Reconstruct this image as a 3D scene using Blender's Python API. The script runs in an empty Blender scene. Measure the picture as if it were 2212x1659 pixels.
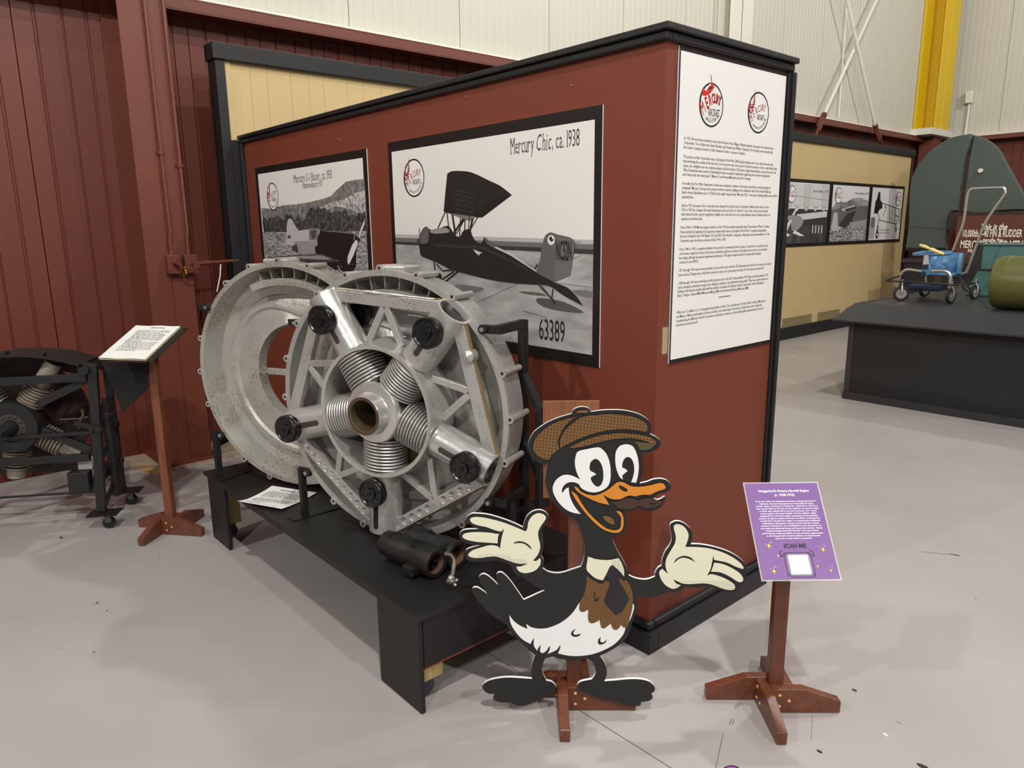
import bpy, math, random
from mathutils import Vector, Matrix, geometry
random.seed(7)
V = Vector
sc = bpy.context.scene
col = sc.collection
# ------------------------------------------------------------------ camera (solved from the photograph's vanishing lines, metres)
IW, IH = 2212, 1659
FPX = 1565.53
YAW, PITCH, ROLL = -0.8526, 0.2107, -0.0117
CAM = V((1.712, -2.2394, 1.74))
def _axes():
    cy, sy, cp, sp = math.cos(YAW), math.sin(YAW), math.cos(PITCH), math.sin(PITCH)
    f = V((sy*cp, cy*cp, -sp)); r0 = V((cy, -sy, 0)); u0 = r0.cross(f)
    r = math.cos(ROLL)*r0 + math.sin(ROLL)*u0
    return r, r.cross(f), f
CR, CU, CF_ = _axes()
cd = bpy.data.cameras.new('camera'); co = bpy.data.objects.new('camera', cd); col.objects.link(co)
cd.sensor_fit = 'HORIZONTAL'; cd.sensor_width = 36.0; cd.lens = FPX/IW*36.0; cd.clip_end = 200; cd.clip_start = .05
co.matrix_world = Matrix(((CR.x, CU.x, -CF_.x, CAM.x), (CR.y, CU.y, -CF_.y, CAM.y), (CR.z, CU.z, -CF_.z, CAM.z), (0, 0, 0, 1)))
sc.camera = co
# ------------------------------------------------------------------ light: high-bay lamps under a hall roof about 7.5 m up, dim bounce light from the hall
sc.view_settings.view_transform = 'Standard'; sc.view_settings.look = 'None'; sc.view_settings.gamma = 1.0
sc.view_settings.use_curve_mapping = False
sc.view_settings.exposure = 0.0
wd = bpy.data.worlds.new('hall'); sc.world = wd; wd.use_nodes = True
wd.node_tree.nodes['Background'].inputs[0].default_value = (1.0, .975, .95, 1)
wd.node_tree.nodes['Background'].inputs[1].default_value = 0.12
def lamp(name, loc, power, size, color=(1.0, .97, .93)):
    ld = bpy.data.lights.new(name, 'POINT'); ld.energy = power; ld.shadow_soft_size = size; ld.color = color
    lo = bpy.data.objects.new(name, ld); lo.location = loc; col.objects.link(lo)
lamp('high_bay_lamp', (3.1, -2.85, 7.6), 1200, .13)
lamp('high_bay_lamp', (0.3, 3.1, 7.6), 680, .13)
lamp('high_bay_lamp', (8.8, -0.8, 7.6), 1350, .13)
lamp('high_bay_lamp', (6.2, 5.4, 7.6), 450, .13)
lamp('high_bay_lamp', (2.8, 10.2, 7.6), 820, .13)
lamp('high_bay_lamp', (-1.6, -8.8, 7.6), 1150, .13)
lamp('high_bay_lamp', (5.6, -9.0, 7.6), 1150, .13)
# ------------------------------------------------------------------ pixel -> point (distance always comes from the plane touched)
def ray(px, py):
    return (CF_*FPX + CR*(px-IW/2) - CU*(py-IH/2)).normalized()
def hit(px, py, P, N):
    d = ray(px, py); N = V(N); return CAM + d*((V(P)-CAM).dot(N)/d.dot(N))
def onfloor(px, py, z=0.0): return hit(px, py, (0, 0, z), (0, 0, 1))
def atx(px, py, x): return hit(px, py, (x, 0, 0), (1, 0, 0))
def aty(px, py, y): return hit(px, py, (0, y, 0), (0, 1, 0))
# ------------------------------------------------------------------ materials
MATS = {}
def mat(name, c, rough=.6, metal=0.0, var=.08, scale=6.0, bump=0.0, bscale=60.0, spots=None, spec=.5, coat=0.0):
    """spots = (colour, noise scale, threshold, mask scale, mask threshold)"""
    if name in MATS: return MATS[name]
    m = bpy.data.materials.new(name); m.use_nodes = True; nt = m.node_tree; N = nt.nodes; L = nt.links
    b = N['Principled BSDF']; b.inputs['Roughness'].default_value = rough; b.inputs['Metallic'].default_value = metal
    b.inputs['Specular IOR Level'].default_value = spec
    if coat: b.inputs['Coat Weight'].default_value = coat
    tc = N.new('ShaderNodeTexCoord')
    nz = N.new('ShaderNodeTexNoise'); nz.inputs['Scale'].default_value = scale; nz.inputs['Detail'].default_value = 5
    L.new(tc.outputs['Object'], nz.inputs['Vector'])
    mx = N.new('ShaderNodeMix'); mx.data_type = 'RGBA'
    mx.inputs[6].default_value = tuple(max(0, x*(1-var)) for x in c)+(1,); mx.inputs[7].default_value = tuple(min(1, x*(1+var)) for x in c)+(1,)
    L.new(nz.outputs['Fac'], mx.inputs[0])
    out = mx.outputs[2]
    for sp in (spots or []):
        sc_, s1, t1, s2, t2 = sp
        n1 = N.new('ShaderNodeTexNoise'); n1.inputs['Scale'].default_value = s1; n1.inputs['Detail'].default_value = 3
        n2 = N.new('ShaderNodeTexNoise'); n2.inputs['Scale'].default_value = s2; n2.inputs['Detail'].default_value = 2
        L.new(tc.outputs['Object'], n1.inputs['Vector']); L.new(tc.outputs['Object'], n2.inputs['Vector'])
        r1 = N.new('ShaderNodeMapRange'); r1.inputs[1].default_value = t1; r1.inputs[2].default_value = t1+.04
        r2 = N.new('ShaderNodeMapRange'); r2.inputs[1].default_value = t2; r2.inputs[2].default_value = t2+.12
        L.new(n1.outputs['Fac'], r1.inputs[0]); L.new(n2.outputs['Fac'], r2.inputs[0])
        mu = N.new('ShaderNodeMath'); mu.operation = 'MULTIPLY'; L.new(r1.outputs[0], mu.inputs[0]); L.new(r2.outputs[0], mu.inputs[1])
        m2 = N.new('ShaderNodeMix'); m2.data_type = 'RGBA'; L.new(mu.outputs[0], m2.inputs[0]); L.new(out, m2.inputs[6])
        m2.inputs[7].default_value = tuple(sc_)+(1,); out = m2.outputs[2]
    L.new(out, b.inputs['Base Color'])
    if bump:
        bz = N.new('ShaderNodeTexNoise'); bz.inputs['Scale'].default_value = bscale; bz.inputs['Detail'].default_value = 4
        L.new(tc.outputs['Object'], bz.inputs['Vector'])
        bp = N.new('ShaderNodeBump'); bp.inputs['Strength'].default_value = bump; bp.inputs['Distance'].default_value = .004
        L.new(bz.outputs['Fac'], bp.inputs['Height']); L.new(bp.outputs[0], b.inputs['Normal'])
    MATS[name] = m; return m
def lin(r, g, b):
    f = lambda v: (v/255/12.92) if v/255 <= .04045 else ((v/255+.055)/1.055)**2.4
    return (f(r), f(g), f(b))
def smat(name, rgb, **k): return mat(name, lin(*rgb), **k)
def wood(name, c1, c2, axis='Z', scale=9.0, rough=.45, coat=.3):
    if name in MATS: return MATS[name]
    m = bpy.data.materials.new(name); m.use_nodes = True; nt = m.node_tree; N = nt.nodes; L = nt.links; b = N['Principled BSDF']
    tc = N.new('ShaderNodeTexCoord'); mp = N.new('ShaderNodeMapping')
    s = {'X': (.12, 1, 1), 'Y': (1, .12, 1), 'Z': (1, 1, .12)}[axis]; mp.inputs['Scale'].default_value = tuple(v*scale for v in s)
    nz = N.new('ShaderNodeTexNoise'); nz.inputs['Scale'].default_value = 6; nz.inputs['Detail'].default_value = 6; nz.inputs['Distortion'].default_value = .6
    L.new(tc.outputs['Object'], mp.inputs[0]); L.new(mp.outputs[0], nz.inputs['Vector'])
    r = N.new('ShaderNodeValToRGB'); r.color_ramp.elements[0].position = .3; r.color_ramp.elements[1].position = .7
    r.color_ramp.elements[0].color = c1+(1,); r.color_ramp.elements[1].color = c2+(1,)
    L.new(nz.outputs['Fac'], r.inputs[0]); L.new(r.outputs[0], b.inputs['Base Color'])
    b.inputs['Roughness'].default_value = rough; b.inputs['Coat Weight'].default_value = coat; b.inputs['Coat Roughness'].default_value = .3
    MATS[name] = m; return m
# ------------------------------------------------------------------ mesh builder
class MB:
    def __init__(s, T=None):
        s.v = []; s.f = []; s.mi = []; s.T = T or Matrix.Identity(4); s.cur = 0
    def add(s, vs, fs):
        o = len(s.v); s.v += [s.T @ V(p) for p in vs]; s.f += [tuple(i+o for i in f) for f in fs]; s.mi += [s.cur]*len(fs)
    def box(s, c, d, R=None, at=None):
        hx, hy, hz = d[0]/2, d[1]/2, d[2]/2
        vs = [V((x, y, z)) for x in (-hx, hx) for y in (-hy, hy) for z in (-hz, hz)]
        if R is not None: vs = [R @ p for p in vs]
        vs = [p+V(c) for p in vs]
        s.add(vs, [(0, 1, 3, 2), (4, 6, 7, 5), (0, 4, 5, 1), (2, 3, 7, 6), (0, 2, 6, 4), (1, 5, 7, 3)])
    def bb(s, a, b):
        s.box([(a[i]+b[i])/2 for i in range(3)], [abs(b[i]-a[i]) for i in range(3)])
    def prism(s, poly, ext):
        n = len(poly); ext = V(ext); a = [V(p) for p in poly]
        s.add(a+[p+ext for p in a], [tuple(range(n-1, -1, -1)), tuple(range(n, 2*n))]+[(i, (i+1) % n, n+(i+1) % n, n+i) for i in range(n)])
    def bar(s, p0, p1, w, h, up=(0, 0, 1)):
        p0, p1 = V(p0), V(p1); d = (p1-p0).normalized(); up = V(up)
        if abs(d.dot(up)) > .98: up = V((1, 0, 0))
        a = d.cross(up).normalized(); b = a.cross(d)
        vs = [p+a*sx*w/2+b*sy*h/2 for p in (p0, p1) for sx, sy in ((-1, -1), (1, -1), (1, 1), (-1, 1))]
        s.add(vs, [(3, 2, 1, 0), (4, 5, 6, 7), (0, 1, 5, 4), (1, 2, 6, 5), (2, 3, 7, 6), (3, 0, 4, 7)])
    def ring(s, c, a, b, r, n): return [c+a*(r*math.cos(2*math.pi*i/n))+b*(r*math.sin(2*math.pi*i/n)) for i in range(n)]
    def tube(s, path, r, n=10, closed=False, caps=True):
        P = [V(p) for p in path]; m = len(P); rr = r if isinstance(r, (list, tuple)) else [r]*m
        tan = []
        for i in range(m):
            if closed: t = P[(i+1) % m]-P[i-1]
            else: t = P[min(i+1, m-1)]-P[max(i-1, 0)]
            tan.append(t.normalized())
        u = tan[0].orthogonal().normalized(); rings = []
        for i in range(m):
            u = (u-tan[i]*u.dot(tan[i])).normalized(); rings += s.ring(P[i], u, tan[i].cross(u), rr[i], n)
        fs = []
        for i in range(m if closed else m-1):
            j = (i+1) % m
            fs += [(i*n+k, i*n+(k+1) % n, j*n+(k+1) % n, j*n+k) for k in range(n)]
        if not closed and caps: fs += [tuple(range(n-1, -1, -1)), tuple((m-1)*n+k for k in range(n))]
        s.add(rings, fs)
    def cyl(s, p0, p1, r, n=16, r2=None, caps=True): s.tube([p0, p1], [r, r if r2 is None else r2], n, caps=caps)
    def lathe(s, prof, O=(0, 0, 0), ax=(0, 0, 1), n=32, loop=False, rf=None, xa=None):
        """prof [(r,h)], rf(theta, index)->radius override"""
        O = V(O); ax = V(ax).normalized(); a = V(xa) if xa else ax.orthogonal().normalized(); b = ax.cross(a); m = len(prof); vs = []
        for i in range(n):
            t = 2*math.pi*i/n; d = a*math.cos(t)+b*math.sin(t)
            for j, (r, h) in enumerate(prof):
                q = rf(t, j, r) if rf else r
                vs.append(O+d*q+ax*h)
        fs = []
        for i in range(n):
            k = (i+1) % n
            for j in range(m if loop else m-1):
                l = (j+1) % m; fs.append((i*m+j, k*m+j, k*m+l, i*m+l))
        s.add(vs, fs)
    def disc(s, O, ax, r, n=20):
        O = V(O); ax = V(ax).normalized(); a = ax.orthogonal().normalized(); s.add(s.ring(O, a, ax.cross(a), r, n), [tuple(range(n))])
    def sph(s, c, r, n=12, m=8, sc3=(1, 1, 1)):
        vs = []; c = V(c)
        for i in range(m+1):
            p = math.pi*i/m
            for k in range(n):
                t = 2*math.pi*k/n; vs.append(c+V((r*sc3[0]*math.sin(p)*math.cos(t), r*sc3[1]*math.sin(p)*math.sin(t), r*sc3[2]*math.cos(p))))
        s.add(vs, [(i*n+k, (i+1)*n+k, (i+1)*n+(k+1) % n, i*n+(k+1) % n) for i in range(m) for k in range(n)])
    def mesh(s, name, mats, smooth=None):
        me = bpy.data.meshes.new(name); me.from_pydata([tuple(p) for p in s.v], [], s.f)
        for m in (mats if isinstance(mats, (list, tuple)) else [mats]): me.materials.append(m)
        if any(s.mi): me.polygons.foreach_set('material_index', s.mi)
        me.update()
        if smooth:
            me.polygons.foreach_set('use_smooth', [True]*len(s.f)); me.set_sharp_from_angle(angle=math.radians(smooth))
        return me
    def build(s, name, mats, parent=None, smooth=None, bevel=0.0, label=None, kind=None):
        o = bpy.data.objects.new(name, s.mesh(name, mats, smooth)); col.objects.link(o)
        if parent is not None: adopt(o, parent)
        if bevel:
            bm = o.modifiers.new('bevel', 'BEVEL'); bm.width = bevel; bm.segments = 2; bm.limit_method = 'ANGLE'; bm.angle_limit = math.radians(50)
        if label: o['label'] = label
        if kind: o['kind'] = kind
        return o
def adopt(o, parent):
    bpy.context.view_layer.update() if False else None
    o.parent = parent; o.matrix_parent_inverse = wmat(parent).inverted()
def wmat(o):
    m = o.matrix_basis.copy()
    if o.parent: m = wmat(o.parent) @ o.matrix_parent_inverse @ m
    return m
def thing(name, label, cat, loc=(0, 0, 0), group=None):
    o = bpy.data.objects.new(name, None); col.objects.link(o); o.location = loc; o.empty_display_size = .1
    o['label'] = label; o['category'] = cat
    if group: o['group'] = group
    return o
def tag(o, label, cat, group=None):
    o['label'] = label; o['category'] = cat
    if group: o['group'] = group
    return o
def inst(name, me, M, parent):
    o = bpy.data.objects.new(name, me); col.objects.link(o); o.matrix_basis = M
    if parent is not None: adopt(o, parent)
    return o
def frame(O, X, Y, Z):
    return Matrix(((X[0], Y[0], Z[0], O[0]), (X[1], Y[1], Z[1], O[1]), (X[2], Y[2], Z[2], O[2]), (0, 0, 0, 1)))
def spline(pts, k=6, closed=True):
    """Catmull-Rom through 2D/3D points"""
    P = [V(p) for p in pts]; n = len(P); out = []
    for i in range(n if closed else n-1):
        p1, p2 = P[i], P[(i+1) % n]
        p0 = P[i-1] if closed or i > 0 else p1*2-p2
        p3 = P[(i+2) % n] if closed or i+2 < n else p2*2-p1
        for j in range(k):
            t = j/k
            out.append(.5*((2*p1)+(p2-p0)*t+(2*p0-5*p1+4*p2-p3)*t*t+(3*p1-p0-3*p2+p3)*t**3))
    if not closed: out.append(P[-1])
    return out
# ------------------------------------------------------------------ colours
BLK = smat('black_paint', (22, 22, 23), rough=.5, var=.25, scale=14, bump=.08, spots=[(lin(92, 90, 88), 70, .70, 3, .56)])
BLKT = smat('black_trim', (25, 26, 28), rough=.5, var=.2, scale=10, spots=[(lin(120, 118, 114), 90, .73, 4, .58)])
RED = smat('barn_red_panel', (118, 54, 35), rough=.62, var=.07, scale=5, bump=.1, bscale=120, spots=[(lin(196, 170, 150), 160, .76, 7, .6)])
REDW = smat('red_metal_wall', (104, 47, 32), rough=.5, var=.08, scale=3)
REDS = smat('red_steel', (110, 56, 41), rough=.45, var=.08, scale=4)
WHW = smat('white_metal_wall', (204, 201, 186), rough=.5, var=.03, scale=2)
WHT = smat('white_flashing', (226, 223, 210), rough=.45, var=.02)
TAN = smat('tan_panel', (202, 178, 128), rough=.65, var=.04, scale=3)
YEL = smat('yellow_steel', (222, 186, 20), rough=.45, var=.05, scale=3)
WHITE = smat('white_board_edge', (232, 231, 226), rough=.6, var=.02)
# ------------------------------------------------------------------ floor
def floor_mat():
    m = bpy.data.materials.new('painted_concrete'); m.use_nodes = True; N = m.node_tree.nodes; L = m.node_tree.links; b = N['Principled BSDF']
    tc = N.new('ShaderNodeTexCoord')
    n1 = N.new('ShaderNodeTexNoise'); n1.inputs['Scale'].default_value = .9; n1.inputs['Detail'].default_value = 5; L.new(tc.outputs['Object'], n1.inputs['Vector'])
    r = N.new('ShaderNodeValToRGB'); r.color_ramp.elements[0].position = .3; r.color_ramp.elements[1].position = .72
    r.color_ramp.elements[0].color = lin(163, 157, 154)+(1,); r.color_ramp.elements[1].color = lin(177, 171, 168)+(1,); L.new(n1.outputs['Fac'], r.inputs[0])
    n2 = N.new('ShaderNodeTexNoise'); n2.inputs['Scale'].default_value = 26; n2.inputs['Detail'].default_value = 2; L.new(tc.outputs['Object'], n2.inputs['Vector'])
    k = N.new('ShaderNodeMapRange'); k.inputs[1].default_value = .765; k.inputs[2].default_value = .79; L.new(n2.outputs['Fac'], k.inputs[0])
    mx = N.new('ShaderNodeMix'); mx.data_type = 'RGBA'; L.new(k.outputs[0], mx.inputs[0]); L.new(r.outputs[0], mx.inputs[6]); mx.inputs[7].default_value = lin(96, 90, 84)+(1,)
    L.new(mx.outputs[2], b.inputs['Base Color'])
    n3 = N.new('ShaderNodeTexNoise'); n3.inputs['Scale'].default_value = 2.2; n3.inputs['Detail'].default_value = 4; L.new(tc.outputs['Object'], n3.inputs['Vector'])
    rr = N.new('ShaderNodeMapRange'); rr.inputs[3].default_value = .34; rr.inputs[4].default_value = .5; L.new(n3.outputs['Fac'], rr.inputs[0]); L.new(rr.outputs[0], b.inputs['Roughness'])
    b.inputs['Specular IOR Level'].default_value = .45
    return m
m = MB(); m.bb((-4.6, -9, -.1), (12, 15.2, 0)); fl = m.build('floor', floor_mat()); fl['kind'] = 'structure'
JNT = smat('joint_dark', (88, 82, 78), rough=.8)
m = MB()
a, b = onfloor(1030, 1395), onfloor(1470, 1672)
d = (b-a).normalized(); s_ = d.cross(V((0, 0, 1)))*.0016
m.add([a-s_+V((0, 0, .0006)), a+s_+V((0, 0, .0006)), b+s_+V((0, 0, .0006)), b-s_+V((0, 0, .0006))], [(0, 1, 2, 3)])
m.build('floor_joint', JNT, fl)
SCU = smat('scuff_mark', (118, 112, 108), rough=.8)
m = MB()
for px, py, qx, qy, w in [(1592, 1520, 1588, 1530, .002), (1598, 1519, 1594, 1529, .002), (1580, 1553, 1576, 1566, .002), (1586, 1553, 1582, 1566, .002), (1990, 1192, 2074, 1200, .003), (2050, 1196, 2072, 1200, .006), (1562, 1586, 1546, 1659, .0015), (1935, 1558, 1948, 1564, .002), (1755, 1545, 1752, 1600, .001), (320, 1228, 345, 1210, .0008), (345, 1210, 340, 1190, .0008)]:
    a, b = onfloor(px, py), onfloor(qx, qy); d = (b-a).normalized(); s_ = d.cross(V((0, 0, 1)))*w; z = V((0, 0, .0005))
    m.add([a-s_+z, a+s_+z, b+s_+z, b-s_+z], [(0, 1, 2, 3)])
m.build('scuff_mark', SCU, fl)
for k, (px, py, r, rgb, lab, nm) in enumerate([
    (210, 1303, .008, (150, 108, 84), 'small brown wood chip lying on the floor left of the bench shadow', 'wood_chip'),
    (1846, 1492, .005, (70, 62, 55), 'tiny dark crumb on the bare floor right of the purple placard stand', 'debris_crumb'),
    (1912, 1588, .005, (238, 238, 234), 'tiny white flake on the floor right of the purple placard stand', 'debris_flake'),
    (1770, 1624, .005, (60, 54, 50), 'tiny dark crumb on the floor in front of the purple placard stand', 'debris_crumb'),
    (1996, 1658, .010, (48, 44, 42), 'dark sliver on the floor at the bottom edge of the picture', 'debris_sliver'),
    (132, 1162, .008, (60, 54, 50), 'dark curl of debris on the floor before the black wheeled stand', 'debris_curl')]):
    p = onfloor(px, py); m = MB()
    pts = [(p.x+r*(1+.5*random.random())*math.cos(t)*1.6, p.y+r*.8*math.sin(t), .0) for t in [i*math.pi/3 for i in range(6)]]
    m.prism(pts, (0, 0, .004)); tag(m.build(nm, smat('debris_%d' % k, rgb, rough=.8)), lab, 'debris')
# ------------------------------------------------------------------ left building wall: red ribbed sheet below, pale ribbed sheet above
WX = -4.42
m = MB(); m.bb((-4.6, -9, 0), (-4.46, 15.2, 8)); wl = m.build('wall_left', REDW); wl['kind'] = 'structure'
def sheet(width, z0, z1, ribs, depth, gap):
    """a ribbed sheet-metal panel, face at x=0 looking +x, running 0..width in y"""
    m = MB(); P = [(gap, -.03), (gap, 0)]
    for c, w in ribs: P += [(c-w, 0), (c-w*.5, -depth), (c+w*.5, -depth), (c+w, 0)]
    P += [(width-gap, 0), (width-gap, -.03)]
    vs = [(x, y, z) for z in (z0, z1) for y, x in P]; n = len(P)
    m.add(vs, [(i, i+1, n+i+1, n+i) for i in range(n-1)])
    return m
rme = sheet(.57, .0, 3.36, [(.13, .012), (.30, .008), (.45, .012)], .010, .003).mesh('red_wall_sheet', REDW)
y = -7.0
while y < 14.5:
    inst('panel', rme, Matrix.Translation((WX, y+.02, 0)), wl); y += .57
wme = sheet(1.21, 3.47, 8.0, [(.06+.1*i, .011) for i in range(12)], .004, .004).mesh('white_wall_sheet', WHW)
y = 2.42-1.21*8
while y < 14.4:
    inst('panel', wme, Matrix.Translation((-4.33, y, 0)), wl); y += 1.21
m = MB(); m.bb((-4.46, -9, 3.34), (-4.22, 14.9, 3.35)); m.bb((-4.24, -9, 3.335), (-4.22, 14.9, 3.425)); m.bb((-4.46, -9, 3.415), (-4.22, 14.9, 3.43))
o = m.build('trim_1', REDS); o['kind'] = 'structure'; o['label'] = 'red steel channel running along the left wall'
m = MB(); m.prism([(-4.45, -9, 3.432), (-4.23, -9, 3.432), (-4.24, -9, 3.452), (-4.32, -9, 3.475), (-4.45, -9, 3.475)], (0, 23.8, 0))
o = m.build('trim_2', WHT); o['kind'] = 'structure'; o['label'] = 'white flashing strip above the red channel'
# far wall
m = MB(); m.bb((-4.6, 15.0, 0), (12, 15.2, 8)); wb = m.build('wall_back', REDW); wb['kind'] = 'structure'
R90 = Matrix.Rotation(-math.pi/2, 4, 'Z')
x = -4.4
while x < 3.5:
    inst('panel', rme, Matrix.Translation((x, 14.97, 0)) @ R90, wb); x += .57
x = -4.44
while x < 3.5:
    inst('panel', wme, Matrix.Translation((x, 14.9, 0)) @ R90, wb); x += 1.21
m = MB(); m.bb((-4.3, 14.68, 3.36), (12, 14.95, 3.44)); o = m.build('trim_3', REDS); o['kind'] = 'structure'; o['label'] = 'red steel channel along the far wall'
m = MB(); m.bb((-4.3, 14.7, 3.442), (12, 14.95, 3.49)); o = m.build('trim_4', WHT); o['kind'] = 'structure'; o['label'] = 'white flashing above the far red channel'
# ------------------------------------------------------------------ steel columns
def hbeam(root, x0, x1, y0, y1, z0, z1, mt, tf=.016, tw=.012):
    m = MB(); m.bb((x1-tf, y0, z0), (x1, y1, z1)); m.build('front_flange', mt, root, bevel=.003)
    m = MB(); m.bb((x0, y0, z0), (x0+tf, y1, z1)); m.build('rear_flange', mt, root)
    m = MB(); m.bb((x0, (y0+y1)/2-tw/2, z0), (x1, (y0+y1)/2+tw/2, z1)); m.build('web', mt, root)
t = thing('steel_column', 'dark red steel wall column with conduits beside the left partition', 'column', (-4.1, -.59, 0))
hbeam(t, -4.40, -3.95, -.745, -.43, .03, 7.4, REDS)
m = MB(); m.bb((-4.42, -.80, .015), (-3.90, -.38, .032)); m.build('base_plate', REDS, t)
for yy in (-.79, -.40):
    m = MB(); m.cyl((-3.99, yy+.02, .03), (-3.99, yy+.02, .075), .014, 6); m.build('anchor_bolt', REDS, t)
m = MB(); m.prism([(-4.42, -.95, 0), (-4.12, -.98, 0), (-3.86, -.87, 0), (-3.88, -.18, 0), (-4.42, -.18, 0)], (0, 0, .016))
m.build('footing', smat('bare_concrete', (168, 150, 128), rough=.85, var=.2, scale=20, spots=[(lin(196, 158, 84), 12, .55, 5, .5)]), t, label='chipped concrete footing')
def conduit(name, y0, ybox, ztop, zbox, label, coup):
    t = thing(name, label, 'conduit', (-3.93, ybox, zbox))
    m = MB(); m.tube([(-3.932, y0, ztop), (-3.932, y0+.004, 2.6), (-3.932, ybox+.01, zbox+.16), (-3.93, ybox, zbox+.10), (-3.93, ybox, zbox+.02)], .012, 10); m.build('pipe', REDS, t, smooth=40)
    for z in coup:
        m = MB(); m.cyl((-3.932, y0+.004, z), (-3.932, y0+.004, z+.035), .018, 10); m.bb((-3.948, y0-.03, z+.012), (-3.940, y0+.035, z+.022)); m.build('pipe_clamp', REDS, t)
    m = MB(); m.cyl((-3.93, ybox, zbox), (-3.93, ybox, zbox+.03), .017, 8); m.build('locknut', REDS, t)
    m = MB(); m.bb((-3.95, ybox-.045, zbox-.135), (-3.88, ybox+.045, zbox)); b_ = m.build('junction_box', REDS, t, bevel=.004)
    return t, b_
t, b_ = conduit('electrical_conduit', -.575, -.575, 5.0, 1.585, 'left red conduit running down the column to a junction box', [2.28])
m = MB(); m.cyl((-3.88, -.575, 1.535), (-3.83, -.565, 1.53), .02, 12); m.build('cable_gland', REDS, b_)
m = MB(); m.tube([(-3.83, -.565, 1.53), (-3.81, -.55, 1.50), (-3.81, -.50, 1.478), (-3.83, -.43, 1.485), (-3.85, -.40, 1.53)], .006, 8); m.build('cable', REDS, t, smooth=40)
t, b_ = conduit('electrical_conduit', -.455, -.455, 5.0, 1.585, 'right red conduit with a horizontal branch to the partition', [2.2])
m = MB(); m.cyl((-3.91, -.41, 1.52), (-3.91, -.32, 1.52), .019, 10); m.cyl((-3.91, -.32, 1.52), (-3.91, -.10, 1.53), .012, 10); m.build('branch_pipe', REDS, t, smooth=40)
m = MB(); m.bb((-3.879, -.462, 1.50), (-3.872, -.448, 1.52)); m.build('switch', smat('dark_plastic', (30, 22, 20)), b_)
m = MB(); m.tube([(-3.86, -.515, 1.50), (-3.86, -.51, 1.47), (-3.87, -.505, 1.445)], .006, 6); m.build('yellow_wire', YEL, t)
m = MB(); m.tube([(-3.90, -.24, 1.505), (-3.905, -.25, 1.42), (-3.92, -.28, 1.30)], .005, 6); tag(m.build('plastic_strip', WHITE), 'white plastic strip hanging from the red branch pipe', 'strip')
t = thing('steel_column', 'white painted steel column high on the pale wall', 'column', (-4.2, 7.0, 3.5)); hbeam(t, -4.32, -4.12, 6.75, 7.28, 3.48, 8, WHT)
t = thing('steel_column', 'yellow steel column in the far corner', 'column', (-4.2, 14.2, 3.45))
m = MB(); m.bb((-4.32, 13.55, 3.56), (-4.28, 14.62, 8)); m.build('rear_flange', YEL, t)
m = MB(); m.bb((-4.30, 14.05, 3.56), (-3.98, 14.08, 8)); m.build('web', YEL, t)
m = MB(); m.bb((-4.03, 13.78, 3.56), (-4.0, 14.5, 8)); m.build('front_flange', YEL, t)
m = MB(); m.bb((-4.33, 13.5, 3.44), (-3.95, 14.6, 3.56)); m.build('collar', WHT, t, label='white collar under the yellow column')
m = MB(); m.bb((-4.32, 13.95, .02), (-4.06, 14.35, 3.44)); m.build('lower_shaft', REDS, t, label='red painted lower shaft')
# crossed bracing rods on the far left wall
for (p0, p1, q1, lab, ln) in [((-4.1, 9.70, 5.30), None, None, '', 0)]: pass
def rod(A, B, C, label):
    t = thing('bracing_rod', label, 'rod', B)
    m = MB(); m.cyl(A, B, .028, 10); m.build('rod', WHT, t, smooth=40)
    d = (V(C)-V(B)); m = MB(); m.cyl(B, V(B)+d*.12, .045, 8); m.cyl(V(B)+d*.12, V(B)+d*.75, .03, 8)
    o_ = d.normalized().cross(V((1, 0, 0))).normalized()*.045
    m.bar(V(B)+d*.1+o_, V(B)+d*.7+o_, .03, .03); m.bar(V(B)+d*.1-o_, V(B)+d*.7-o_, .03, .03); m.cyl(V(B)+d*.7, C, .025, 8); m.build('turnbuckle', REDS, t, smooth=40)
def ext(p, q, k): return tuple(p[i]+(p[i]-q[i])*k for i in range(3))
A, B, C = atx(1640+525*.3616, 0, -4.1), atx(1640+690*.3616, 745*.3616, -4.1), atx(1640+735*.3616, 870*.3616, -4.1)
rod(ext(A, B, .6), tuple(B), tuple(C), 'white diagonal bracing rod leaning left, with red turnbuckle')
A, B, C = atx(1640+700*.3616, 0, -4.16), atx(1640+390*.3616, 680*.3616, -4.16), atx(1640+335*.3616, 810*.3616, -4.16)
rod(ext(A, B, .6), tuple(B), tuple(C), 'white diagonal bracing rod leaning right, with red turnbuckle')
m = MB(); m.cyl((-4.29, 10.35, 3.5), (-4.29, 10.30, 7), .014, 8); tag(m.build('wall_conduit', WHT), 'thin white conduit rising straight up behind the crossed rods', 'conduit')
t = thing('wall_sensor', 'small white sensor box with conduit on the far pale wall', 'sensor', (-3.78, 14.86, 3.5))
m = MB(); m.bb((-3.85, 14.76, 4.10), (-3.73, 14.87, 4.33)); m.build('housing', WHT, t, bevel=.01)
m = MB(); m.cyl((-3.80, 14.85, 3.5), (-3.79, 14.85, 4.1), .02, 8); m.build('conduit', WHT, t)
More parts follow.
